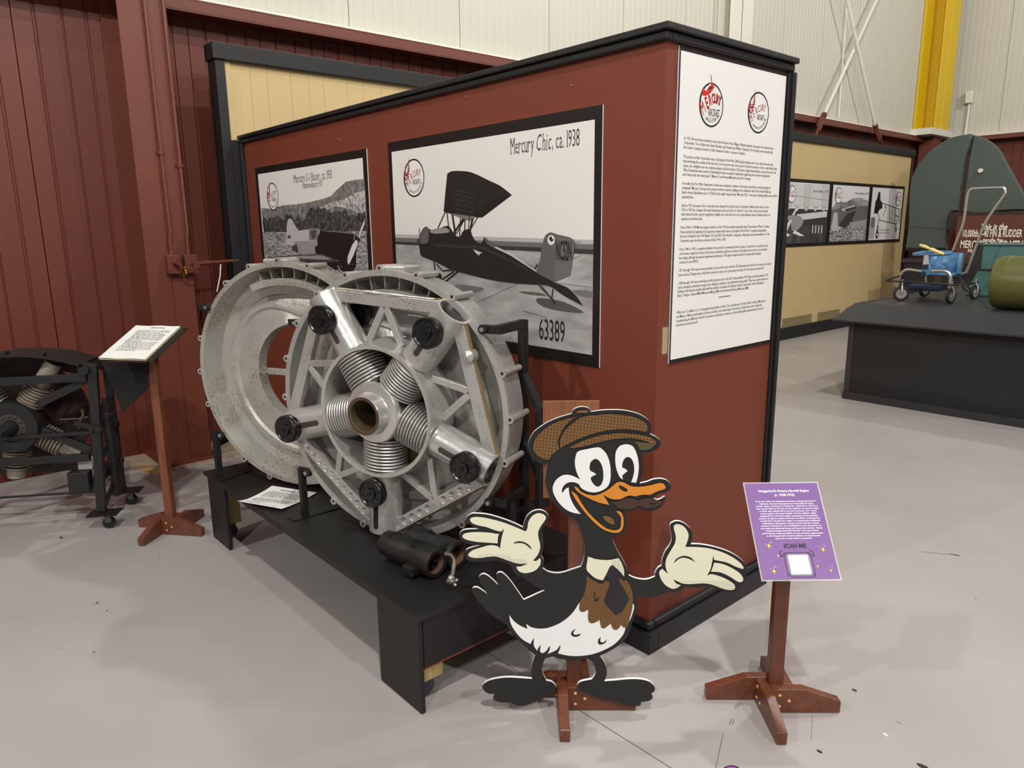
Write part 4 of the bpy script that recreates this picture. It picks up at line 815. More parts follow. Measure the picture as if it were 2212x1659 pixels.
def serif_text(m, fn, segs, size, x, y, width, lift):
    """condensed serif lettering: upright or slanted glyphs with small slab serifs; segs [(text, slanted)]"""
    glyphs = []; cx = 0
    for txt, sl in segs:
        for ch in txt:
            if ch == ' ': cx += size*.22; continue
            vs, fs, w = text2d(ch, size, sx=.74, shear=.22 if sl else 0, res=2, bold=-size*.006)
            x0 = min(v[0] for v in vs); x1 = max(v[0] for v in vs); y1 = max(v[1] for v in vs); y0 = min(v[1] for v in vs)
            glyphs.append(([(v[0]-x0+cx, v[1]) for v in vs], fs)); q = [(v[0]-x0+cx) for v in vs]
            W_ = x1-x0; h = size*.022; e = size*.085; sh = .22 if sl else 0
            for s in SER.get(ch, '').split():
                yy = 0 if s[0] == 'b' else y1; px = {'l': W_*.12 if W_ > size*.2 else W_*.3, 'r': W_*.88, 'c': W_*.5}[s[1]]+cx+(sh*yy*0)
                a = yy if s[0] == 'b' else yy-h
                glyphs.append(([(px-e, a), (px+e, a), (px+e, a+h), (px-e, a+h)], [(0, 1, 2, 3)]))
            cx += W_+size*.075
    s = width/cx
    for vs, fs in glyphs: m.add([fn(x+vx*s, y+vy, lift) for vx, vy in vs], fs)
def logo(parent, fn, R, lift, kind=0, label='round logo'):
    """fn(x,y,lift): unit circle -> world; kind 0 winged head, 1 red aeroplane, 2 tiny"""
    g = lambda x, y, l=0: fn(x*R, y*R, lift+l)
    m = MB(); m.add([g(.96*math.cos(i*math.pi/20), .96*math.sin(i*math.pi/20)) for i in range(40)], [tuple(range(40))]); m.cur = 1
    a = [g(math.cos(i*math.pi/24), math.sin(i*math.pi/24), .0002) for i in range(48)]; b = [g((.90+.03*math.cos(i*math.pi/24))*math.cos(i*math.pi/24), (.92)*math.sin(i*math.pi/24), .0002) for i in range(48)]
    m.add(a+b, [(i, (i+1) % 48, 48+(i+1) % 48, 48+i) for i in range(48)])
    lg = m.build('logo', [LWH, LBK], parent, label=label)
    red = LRED2 if kind == 1 else LRED
    # MERCURY rising along an arc
    word = 'MERCURY'; pos = [(-.66, -.50, 38, .86), (-.37, -.20, 30, .76), (-.17, -.02, 22, .66), (.01, .10, 10, .60), (.18, .15, 0, .58), (.36, .13, -4, .58), (.53, .09, -8, .60)]
    if kind != 1: pos = [(-.62, -.56, 36, .62), (-.42, -.29, 30, .54), (-.23, -.10, 22, .50), (-.05, .02, 12, .46), (.13, .10, 4, .46), (.31, .12, 0, .46), (.48, .10, -4, .50)]
    for sh_ in ((1, 0) if kind == 1 else (0,)):
        m = MB()
        for ch, (px, py, an, sz) in zip(word, pos):
            vs, fs, w = text2d(ch, sz, sx=.50 if ch == 'M' else .56, bold=0 if ch == 'M' else (.012 if kind == 1 else .004), res=2); c, s = math.cos(math.radians(an)), math.sin(math.radians(an)); o = .035*sh_
            m.add([g(px+x*c-y*s+o, py+x*s+y*c-o, .0004-.0001*sh_) for x, y in vs], fs)
        m.build('red_lettering' if not sh_ else 'lettering_shadow', red if not sh_ else LBK, lg)
    m = MB(); h = lambda x, y, l: g(x, y, l)
    put_text(m, h, 'AIRCRAFT', .50 if kind == 1 else .38, -.25 if kind == 1 else -.13, -.50 if kind == 1 else -.34, width=.96 if kind == 1 else .70, lift=.0004, bold=.004, res=2)
    if kind != 1: put_text(m, h, 'Inc.', .24, .60, -.34, width=.2, lift=.0004, res=2)
    if kind != 2:
        s = 'HAMMONDSPORT-NEW YORK'; n = len(s)
        for i, ch in enumerate(s):
            if ch == ' ': continue
            an = math.radians(232+i*(96/n)); vs, fs, w = text2d(ch, .17, sx=.62, res=1); rr = .80; c, sn = math.cos(an+math.pi/2), math.sin(an+math.pi/2); ox, oy = rr*math.cos(an), rr*math.sin(an)
            m.add([g(ox+x*c-y*sn, oy+x*sn+y*c, .0004) for x, y in vs], fs)
    if kind == 1: put_text(m, h, 'The Cradle of Aviation', .13, -.33, -.64, width=.72, shear=.3, lift=.0004, res=1)
    m.build('black_lettering', LBK, lg)
    m = MB()
    def sh(pts, l=.0005): fill(m, [g(p.x, p.y, l) for p in spline([(x, y, 0) for x, y in pts], 3)])
    if kind == 1:
        sh([(-.78, .40), (-.74, .74), (-.62, .62), (-.40, .60), (-.22, .88), (.04, 1.02), (.06, .90), (.20, .84), (.02, .66), (-.20, .48), (-.55, .36)]); o = m.build('aeroplane_emblem', red, lg)
        m = MB(); sh([(-.30, .86), (-.22, .92), (-.10, .90), (-.22, .82)], .0006); m.build('cockpit', LWH, o)
        m = MB(); sh([(-.05, 1.02), (-.12, 1.30), (-.16, 1.32), (-.10, 1.05)], .0006); sh([(-.45, .62), (-.10, .72), (.0, .84), (-.14, .80)], .0006); m.build('emblem_lines', LBK, o)
    else:
        sh([(-.88, .92), (-.84, .62), (-.74, .40), (-.62, .16), (-.72, .02), (-.92, .05), (-.90, .35), (-.84, .58)], .00045)
        sh([(-.43, 1.14), (-.42, .78), (-.38, .52), (-.42, .30), (-.62, .12), (-.66, .24), (-.56, .48), (-.48, .76)], .00055)
        sh([(-.90, .12), (-.70, .18), (-.46, .26), (-.48, .10), (-.58, .02), (-.66, -.08), (-.80, -.08), (-.88, .0)], .00065); o = m.build('winged_head_emblem', red, lg)
        m = MB()
        for k in range(4):
            y = .52-.13*k; fill(m, [g(*p, .0009) for p in [(-.86, y), (-.70, y-.03), (-.69, y-.005), (-.86, y+.025)]])
            fill(m, [g(*p, .0010) for p in [(-.60+.02*k, y), (-.42, y+.04), (-.42, y+.065), (-.60, y+.025)]])
        fill(m, [g(*p, .0011) for p in [(-.84, .08), (-.60, .12), (-.56, .09), (-.82, .04)]]); fill(m, [g(*p, .0011) for p in [(-.78, .0), (-.62, .05), (-.63, .01), (-.76, -.04)]])
        m.build('emblem_lines', LWH, o)
    return lg
def line(m, bd, cr, a, b, w, lift=None):
    (x0, y0), (x1, y1) = cr(a)[:2], cr(b)[:2]; d = V((x1-x0, y1-y0)); q = V((-d.y, d.x)).normalized()*w/2; l = bd.layer(.00004) if lift is None else lift
    m.add([bd.pt(x0+q.x, y0+q.y, l), bd.pt(x1+q.x, y1+q.y, l), bd.pt(x1-q.x, y1-q.y, l), bd.pt(x0-q.x, y0-q.y, l)], [(0, 1, 2, 3)])
def poster(name, label, x0, x1, z0, z1, inner):
    root = thing(name, label, 'poster', ((x0+x1)/2, -.004, z0))
    m = MB(); m.bb((x0, -.0060, z0), (x1, -.0012, z1)); m.build('foam_board', WHITE, root)
    m = MB(); m.bb((x0+.0004, -.0062, z0), (x1-.0004, -.0059, z1)); m.build('black_border', FRM, root)
    return root
class PM:   # shapes with a per-shape material, collected in one picture mesh
    def __init__(s, bd, cr): s.bd, s.cr, s.m, s.mats = bd, cr, MB(), []
    def mi(s, mt):
        if mt not in s.mats: s.mats.append(mt)
        s.m.cur = s.mats.index(mt)
    def poly(s, pts, mt, k=0, cr=None): s.mi(mt); return pprint(s.m, s.bd, pts, cr or s.cr, k, lift=s.bd.layer(.00005))
    def line(s, a, b, w, mt, cr=None): s.mi(mt); line(s.m, s.bd, cr or s.cr, a, b, w)
    def build(s, name, parent): return s.m.build(name, s.mats, parent)
# --- large poster: parasol monoplane
q1, q2 = crop(800, 180, .24412), crop(800, 500, .24412)
root = poster('aircraft_poster', 'large black-bordered photograph poster of a dark parasol-wing monoplane', -1.854, -.289, 1.168, 2.209, None)
bd = Board((0, -.0062, 0), (0, -1, 0)); P = PM(bd, q1)
a, b = aty(845.9, 328.4, -.0062), aty(1279, 767, -.0062); IX0, IX1, IZ0, IZ1 = a.x, b.x, b.z, a.z
P.mi(SKY); l = bd.layer(.00005); P.m.add([(IX0, -.0062-l, IZ0), (IX1, -.0062-l, IZ0), (IX1, -.0062-l, IZ1), (IX0, -.0062-l, IZ1)], [(0, 1, 2, 3)])
def zat(x, y, cr=q1): return aty(*cr((x, y))[:2], -.0062).z
GRD = photo('photo_tarmac', 140, 190, 5, (1, 1, 3.5), .3, .7)
def band(z0l, z0r, z1l, z1r, mt):
    P.mi(mt); l = -.0062-bd.layer(.00005); P.m.add([(IX0, l, z0l), (IX1, l, z0r), (IX1, l, z1r), (IX0, l, z1l)], [(0, 1, 2, 3)])
zl0, zr0 = zat(243, 1425), zat(1963, 1515)
band(zat(237, 1335), zat(1963, 1385), zat(238, 1370), zat(1963, 1430), grey(186)); band(zat(237, 1365), zat(1963, 1425), zat(240, 1410), zat(1963, 1475), grey(112)); band(zat(240, 1400), zat(1963, 1470), zl0, zr0, grey(58)); band(zl0, zr0, IZ0, IZ0, GRD)
G30, G40, G95, G110 = grey(34), grey(44), grey(98), grey(122)
P.poly([(1480, 590), (1700, 620), (1890, 720), (1650, 700), (1500, 650)], grey(86), 3, q2); P.poly([(760, 470), (960, 490), (1000, 520), (860, 560), (760, 530)], grey(112), 3, q2); P.poly([(1310, 530), (1480, 540), (1560, 570), (1400, 560)], grey(96), 3, q2); P.poly([(1790, 520), (1957, 530), (1957, 590), (1850, 570)], grey(118), 3, q2)
for a, b in (((915, 645), (1310, 460)), ((1640, 455), (1957, 495)), ((1340, 700), (1560, 760)), ((1790, 245), (1870, 210))): P.line(a, b, .9, G40, q2)
P.poly([(680, 800, 1), (720, 778), (800, 775), (900, 790), (1050, 860), (1150, 908), (1252, 988, 1), (990, 1188, 1), (850, 1180), (700, 1150), (648, 1135, 1), (660, 1000), (672, 880)], G30, 3)
P.poly([(1120, 1000), (1250, 990), (990, 1185), (930, 1160)], grey(26)); P.line((1152, 908), (1080, 985), .9, grey(200))
for i in range(26):
    x, y = 740+(i*37) % 170, 940+i*9; P.line((x, y), (x+22, y+3), .8, G95)
P.poly([(690, 1150), (930, 1180), (880, 1215), (830, 1200)], G110)
for a, b, w in (((580, 1320), (688, 1080), 2), ((692, 1262), (672, 1110), 2), ((752, 1340), (700, 990), 3.6), ((740, 1330), (900, 1090), 2), ((788, 1355), (800, 1160), 2), ((832, 1310), (842, 1130), 2), ((882, 1300), (948, 1000), 4), ((735, 1320), (830, 1180), 1.6), ((895, 1275), (952, 1180), 1.6), ((762, 1330), (888, 1100), 1.8), ((866, 1290), (880, 1150), 1.6)): P.line(a, b, w, G30)
P.poly([(430, 1405), (445, 1330), (470, 1282), (500, 1268), (520, 1290), (575, 1298), (640, 1272), (690, 1262), (720, 1300), (750, 1342), (790, 1358), (822, 1305), (880, 1292), (900, 1345), (928, 1392), (970, 1416), (995, 1396), (1005, 1358, 1), (1060, 1400), (1130, 1450), (1250, 1512), (1400, 1605), (1540, 1711), (1640, 1766), (1740, 1806), (1820, 1881), (1883, 1971, 1), (1790, 1921), (1700, 1871), (1590, 1796), (1480, 1781), (1300, 1771), (1050, 1736), (850, 1686), (720, 1651), (640, 1611), (520, 1556), (450, 1526), (436, 1470)], G30, 3)
P.poly([(440, 1410), (450, 1340), (475, 1288), (502, 1272), (516, 1300), (512, 1400), (470, 1420)], G95, 3); P.poly([(530, 1300), (640, 1278), (690, 1290), (690, 1320), (560, 1330)], grey(150), 3)
P.poly([(412, 1392), (432, 1370), (445, 1395), (430, 1420)], grey(66), 3); P.poly([(428, 1270), (437, 1300), (441, 1365), (432, 1365)], G110)
P.poly([(1105, 1440), (1250, 1505), (1480, 1665), (1470, 1672), (1240, 1524), (1098, 1456)], grey(196)); P.poly([(1000, 1364), (1060, 1402), (1110, 1446), (1090, 1456), (1030, 1420)], G95)
P.poly([(575, 1420), (1000, 1440), (1400, 1640), (1390, 1655), (990, 1470), (575, 1445)], grey(50))
P.poly([(910, 1468), (992, 1500), (970, 1508), (960, 1524), (945, 1512), (930, 1500)], grey(206))
P.poly([(1472, 345), (1500, 250), (1530, 80), (1560, 25), (1600, 8), (1650, 25), (1670, 30), (1805, 80), (1790, 250), (1768, 385, 1), (1625, 445, 1), (1480, 372)], G95, 3, q2)
P.poly([(1655, 40), (1805, 80), (1790, 250), (1768, 385), (1625, 445)], grey(108), 0, q2)
P.line((1660, 30), (1490, 378), 2.4, G30, q2); P.line((1666, 40), (1625, 440), 1, G30, q2); P.line((1800, 100), (1858, 88), 1.2, G110, q2)
P.poly([(1600+33*math.cos(t*.524), 76+46*math.sin(t*.524)) for t in range(12)], grey(226), 0, q2); P.poly([(1580, 60), (1600, 40), (1612, 70), (1632, 72), (1600, 92), (1590, 80)], G30, 0, q2)
P.line((1450, 335), (1480, 290), 2, G30, q2)
for a, b, w in (((562, 270), (580, 400), 2.4), ((582, 285), (640, 350), 2.2), ((640, 348), (730, 340), 2.4), ((622, 432), (740, 352), 3), ((652, 452), (775, 352), 3), ((1490, 475), (1608, 600), 2), ((1512, 480), (1600, 590), 1.6), ((1616, 508), (1604, 590), 2.4), ((1604, 588), (1632, 640), 3)): P.line(a, b, w, G30, q2)
P.poly([(600+30*math.cos(t*.524), 398+34*math.sin(t*.524)) for t in range(12)], grey(26), 0, q2)
pic = P.build('photograph', root)
f0 = lambda x, y, l: V((x, -.0062-.0010-l, y))
m = MB(); a, b = aty(*q1((1242, 628))[:2], -.006), aty(*q1((1860, 542))[:2], -.006); serif_text(m, f0, [('Mercury ', 0), ('Chic', 1), (', ca. 1938', 0)], .098, a.x, a.z, b.x-a.x, 0); m.build('title_lettering', TXT, root)
m = MB(); a, b = aty(*q2((1650, 250))[:2], -.006), aty(*q2((1786, 262))[:2], -.006); put_text(m, f0, 'NC52N', .115, a.x, a.z, width=b.x-a.x, lift=.0036, bold=.002); m.build('tail_number', LBK, root)
m = MB(); a, b = aty(*q2((1492, 925))[:2], -.006), aty(*q2((1722, 945))[:2], -.006); put_text(m, f0, '63389', .135, a.x, a.z-.012, width=b.x-a.x, lift=.0006); o = m.build('negative_number', LBK, root)
c = aty(*q1((386, 838))[:2], -.006); R_ = abs(aty(*q1((386, 667))[:2], -.006).z-c.z); logo(root, lambda x, y, l: V((c.x+x, -.0071-l, c.z+y)), R_, 0, 0, 'round red and black aircraft company logo')
# --- smaller poster: low-wing racer
q3 = crop(440, 280, .18987)
a = aty(550.7, 364.5, -.006); b = aty(791.3, 318.9, -.006); z1 = (a.z+b.z)/2; w_ = b.x-a.x
root = poster('aircraft_poster', 'smaller black-bordered photograph poster of a low-wing racer aeroplane', a.x, b.x, z1-1.02, z1, None)
bd = Board((0, -.0062, 0), (0, -1, 0)); P = PM(bd, q3)
ia, ib = aty(*q3((617, 515))[:2], -.0062), aty(*q3((1808, 312))[:2], -.0062); IX0, IX1, IZ1, IZ0 = ia.x, ib.x, (ia.z+ib.z)/2, z1-.975
P.mi(SKY); l = bd.layer(.00005); P.m.add([(IX0, -.0062-l, IZ0), (IX1, -.0062-l, IZ0), (IX1, -.0062-l, IZ1), (IX0, -.0062-l, IZ1)], [(0, 1, 2, 3)])
HIL = photo('photo_hill', 84, 150, 30, (1, 1, 1), .3, .7); FLD = photo('photo_field', 120, 214, 40); TRE = photo('photo_trees', 26, 96, 60); GRS = photo('photo_grass', 92, 186, 50, (.5, 1, 2))
P.poly([(655, 893), (760, 900), (900, 862), (1050, 850), (1200, 826), (1340, 792), (1440, 760), (1540, 662), (1620, 592), (1720, 572), (1826, 563), (1869, 1170), (682, 1170)], HIL)
P.poly([(1225, 960), (1330, 890), (1450, 830), (1600, 790), (1720, 720), (1835, 690), (1845, 920), (1780, 960), (1660, 900), (1500, 870), (1380, 920), (1260, 985)], FLD)
tp = [(668, 1060)]; random.seed(11)
for i in range(44):
    x = 672+i*27; base = 1000 if x < 1180 else (930 if x < 1700 else 980); tp.append((x, base+random.uniform(-55, 45)))
P.poly(tp+[(1869, 1165), (686, 1165)], TRE)
za, zb_ = zat(686, 1160, q3), zat(1869, 1162, q3); P.mi(GRS); l = -.0062-bd.layer(.00005); zz = (za+zb_)/2
P.m.add([(IX0, l, IZ0), (IX1, l, IZ0), (IX1, l, zz), (IX0, l, zz)], [(0, 1, 2, 3)])
P.poly([(945, 1290), (945, 1100), (955, 1035), (975, 1008), (1000, 1020), (1040, 1090), (1078, 1150), (1195, 1132), (1290, 1124), (1325, 1150), (1200, 1258), (1290, 1260), (1298, 1300), (1260, 1340), (1272, 1390), (1220, 1415), (1080, 1402), (1000, 1372), (1030, 1312), (870, 1310), (870, 1300), (945, 1296)], grey(192), 0)
P.poly([(1035, 1270), (1290, 1262), (1298, 1300), (1260, 1340), (1272, 1390), (1220, 1415), (1080, 1402), (1000, 1372)], grey(152)); P.poly([(1000, 1330), (1060, 1300), (1080, 1400), (1010, 1380)], grey(70))
P.poly([(1290, 1240), (1330, 1150), (1480, 1146), (1620, 1160), (1720, 1190), (1782, 1250), (1750, 1310), (1736, 1400), (1732, 1560), (1700, 1612), (1620, 1626), (1500, 1600), (1420, 1550), (1200, 1520), (1080, 1490), (1300, 1440), (1270, 1390), (1265, 1340), (1296, 1310)], grey(26))
P.poly([(1340, 1156), (1480, 1150), (1620, 1164), (1720, 1196), (1600, 1176), (1480, 1164)], G110); P.poly([(1195, 1136), (1290, 1126), (1312, 1150), (1290, 1240), (1200, 1256)], grey(126)); P.poly([(1215, 1150), (1280, 1142), (1270, 1235), (1230, 1240)], grey(76))
P.poly([(720, 1465), (760, 1450), (1000, 1430), (1350, 1412), (1500, 1480), (1545, 1500), (1380, 1512), (1000, 1492), (760, 1482)], grey(70)); P.poly([(740, 1460), (1000, 1440), (1340, 1430), (1460, 1475), (1380, 1480), (1000, 1462)], grey(148)); P.line((1400, 1492), (1530, 1490), 1.6, grey(226))
P.line((950, 1315), (1010, 1430), 1, grey(200)); P.line((955, 1310), (1020, 1425), .8, grey(60))
P.poly([(1760, 1215), (1785, 1130), (1815, 1060), (1838, 1012), (1832, 1070), (1800, 1150), (1770, 1225)], grey(214)); P.poly([(1735, 1250), (1756, 1270), (1750, 1310), (1700, 1440), (1650, 1540), (1633, 1500), (1640, 1440), (1690, 1310)], grey(226))
P.poly([(1716, 1190), (1730, 1200), (1784, 1250), (1750, 1310), (1752, 1268), (1722, 1250)], grey(40)); P.line((1715, 1192), (1712, 1262), 1, grey(190))
for a_, b_ in (((1525, 1545), (1555, 1610)), ((1500, 1640), (1530, 1590)), ((1590, 1640), (1560, 1600)), ((1560, 1560), (1570, 1556)), ((1686, 1528), (1692, 1534))): P.line(a_, b_, 1.4, grey(200))
P.poly([(955, 1202), (990, 1202), (990, 1238), (955, 1240)], grey(96))
P.build('photograph', root)
m = MB(); a, b = aty(*q3((1030, 606))[:2], -.006), aty(*q3((1462, 548))[:2], -.006); serif_text(m, f0, [('Mercury ', 0), ('S-1 Racer', 1), (', ca. 1931', 0)], .075, a.x, a.z, b.x-a.x, 0); m.build('title_lettering', TXT, root); m = MB()
a, b = aty(*q3((1130, 668))[:2], -.006), aty(*q3((1358, 640))[:2], -.006); serif_text(m, f0, [('Hammondsport, NY', 0)], .055, a.x, a.z, b.x-a.x, 0); m.build('subtitle_lettering', TXT, root)
c5 = aty(*q3((786, 763))[:2], -.006); R5 = abs(aty(*q3((780, 603))[:2], -.006).z-c5.z); logo(root, lambda x, y, l: V((c5.x+x, -.0071-l, c5.z+y)), R5, 0, 0, 'round red and black aircraft company logo')
# --- text panel on the end of the box
TX = .0085
root = thing('text_panel', 'tall white history text panel with two round logos on the box end', 'text panel', (TX, .45, 1.213))
m = MB(); m.bb((.0027, .0695, 1.213), (TX-.0004, .8386, 2.3795)); m.build('foam_board', WHITE, root)
m = MB(); m.bb((.0040, .0699, 1.2131), (TX-.0001, .8382, 2.3794)); m.build('black_border', FRM, root)
a, b = atx(1380+505*.18083, 20+490*.18083, TX), atx(1380+1563*.18083, 560+960*.18083, TX)
m = MB(); m.bb((.005, a.y, b.z), (TX, b.y, a.z)); m.build('white_sheet', smat('panel_white', (240, 239, 234), rough=.5, var=.01), root)
LN = [(540, 100, 0, "In 1921, five local men purchased a wood barrel factory in the Village of Hammondsport, and named it the Aerial Service"), (538, 155, 0, "Corporation. Two of these men, Henry Kleckler, the President and William Chadeayne, Vice President, were formerly with"), (536, 210, 0, "the Curtiss Company, founded by Glenn Hammond Curtiss - a pioneer of aviation."),
 (533, 322, 0, "The purpose of this Corporation was to sell surplus World War I JN-4 (Jenny) airplane parts to the early pilots who were"), (531, 375, 0, "barn-storming the country at the that time. Soon the parts were used up and it became necessary to turn to other fields. Early"), (529, 430, 0, "radios, two dirigibles and one complete airplane had been built by 1924, when a night airmail airplane contract from the Post"), (527, 482, 0, "Office Department was received. It immediately became necessary to expand the engineering and production departments"), (524, 535, 0, "and it was at this time that Joseph F. Meade, Sr. and Harvey Mummert joined the Company."),
 (519, 642, 0, "Soon after the Post Office Department contract was completed, a number of wood type aircraft were produced bearing the"), (517, 696, 0, "trademark \"Mercury\". Among other projects worked on was the outfitting of the Chamberlin, New York to Berlin Flight and"), (515, 750, 0, "Byrd's Arctic Expedition and, in 1928, the first single wing all metal \"Mercury Chic\", a two place training airplane came off the"), (513, 804, 0, "assembly line."),
 (509, 907, 0, "Early in 1929, the name of the Corporation was changed from Aerial Service Corporation to Mercury Aircraft, Inc. From"), (507, 960, 0, "1931 to 1937 the Company did mostly development contracts for the U.S. Army Air Corps. Some of the projects included"), (505, 1012, 0, "wind tunnel models, airport equipment, dirigible cars, sub-cloud cars, two racing airplanes, maps, bombing trainers, oil"), (502, 1066, 0, "separators and wheel skis."),
 (498, 1170, 0, "From 1938 to 1940 Mercury began production of the P-40 tail assembly and gasoline tank. The purchase of Plant 2 on Grape"), (495, 1224, 0, "Street marked the beginning of an expansion program which went on throughout World War II. Complete tail assemblies,"), (492, 1276, 0, "fuel and oil tanks for the P-40 Fighter, A-25 and SB2C Dive Bombers, wing spars, wing tanks and pedal assemblies for C-46"), (489, 1330, 0, "Commando cargo aircraft were produced during 1940 to 1945."),
 (485, 1432, 0, "From 1946 to 1949, a complete transition from aircraft to commercial items took place. A varied line of products such as"), (482, 1484, 0, "school buses, telephone booths, truck bodies, and barbecue grills were produced. New plants were erected to accommodate"), (479, 1536, 0, "the changes although the general employment plummeted. 1950 again brought aircraft into the plant with Grumman"), (476, 1588, 0, "contracts for the AFW2S."),
 (473, 137, 1, "1951 through 1956 saw increased activity in the aircraft section with the S2F following several Air Force contracts, as well as"), (470, 190, 1, "items such as Teletype bases, Axia flow compressor parts, and a great many new items for the business machine field."),
 (468, 290, 1, "1958 through 1960 saw continuing aircraft programs such as the S2F-3 tail assemblies, F9F-9 flaps and tail assemblies, F11F"), (464, 340, 1, "pylons alongside industrial storage racks, shipping containers, and industrial bearing panels. There was a great increase of"), (461, 389, 1, "activity in the business machine field with the addition of machines for Eastman Kodak, Commercial Controls, Remington"), (459, 438, 1, "Rand, Teletype, General Mills, Minnesota Mining (3M) and International Business Machines (IBM)."),
 (950, 462, 1, "*****************"),
 (450, 640, 1, "With over 1.5 million sq. ft. of manufacturing facilities in New York, subsidiaries in Florida, North Carolina, Minnesota,"), (447, 690, 1, "and Mexico, Alliance partnerships in Europe and Asia, and a wide range of experience in high value product design and"), (444, 740, 1, "manufacturing, the Mercury Aircraft Corporation and partners continue to produce high quality manufacturing services for"), (442, 790, 1, "customers around the world.")]
fx = lambda y, z, l: V((TX+l, y, z))
m = MB()
for xl, yl, k, s in LN:
    p = atx(1380+xl*.18083, (280, 560)[k]+(yl+14)*.18083, TX); put_text(m, fx, s, .0155, p.y, p.z, width=len(s)*.00540, lift=.0004, res=1, bold=.00015)
m.build('text_lettering', TXT, root)
cA = atx(1380+866*.18083, 20+1145*.18083, TX); RA = abs(atx(1380+866*.18083, 20+875*.18083, TX).z-cA.z)*1.0
logo(root, lambda x, y, l: V((TX+.0003+l, cA.y+x, cA.z+y)), RA, 0, 1, 'round logo with a red aeroplane')
cB = atx(1380+1428*.18083, 20+1237*.18083, TX); RB = abs(atx(1380+1428*.18083, 20+985*.18083, TX).z-cB.z)
logo(root, lambda x, y, l: V((TX+.0003+l, cB.y+x, cB.z+y)), RB, 0, 0, 'round logo with a red winged head')
m = MB(); p = atx(1436, 740, .003)
m.bb((.0004, .030, p.z-.045), (.0032, .064, p.z+.06)); m.build('tape_scrap', smat('masking_tape', (176, 152, 122), rough=.7), root)
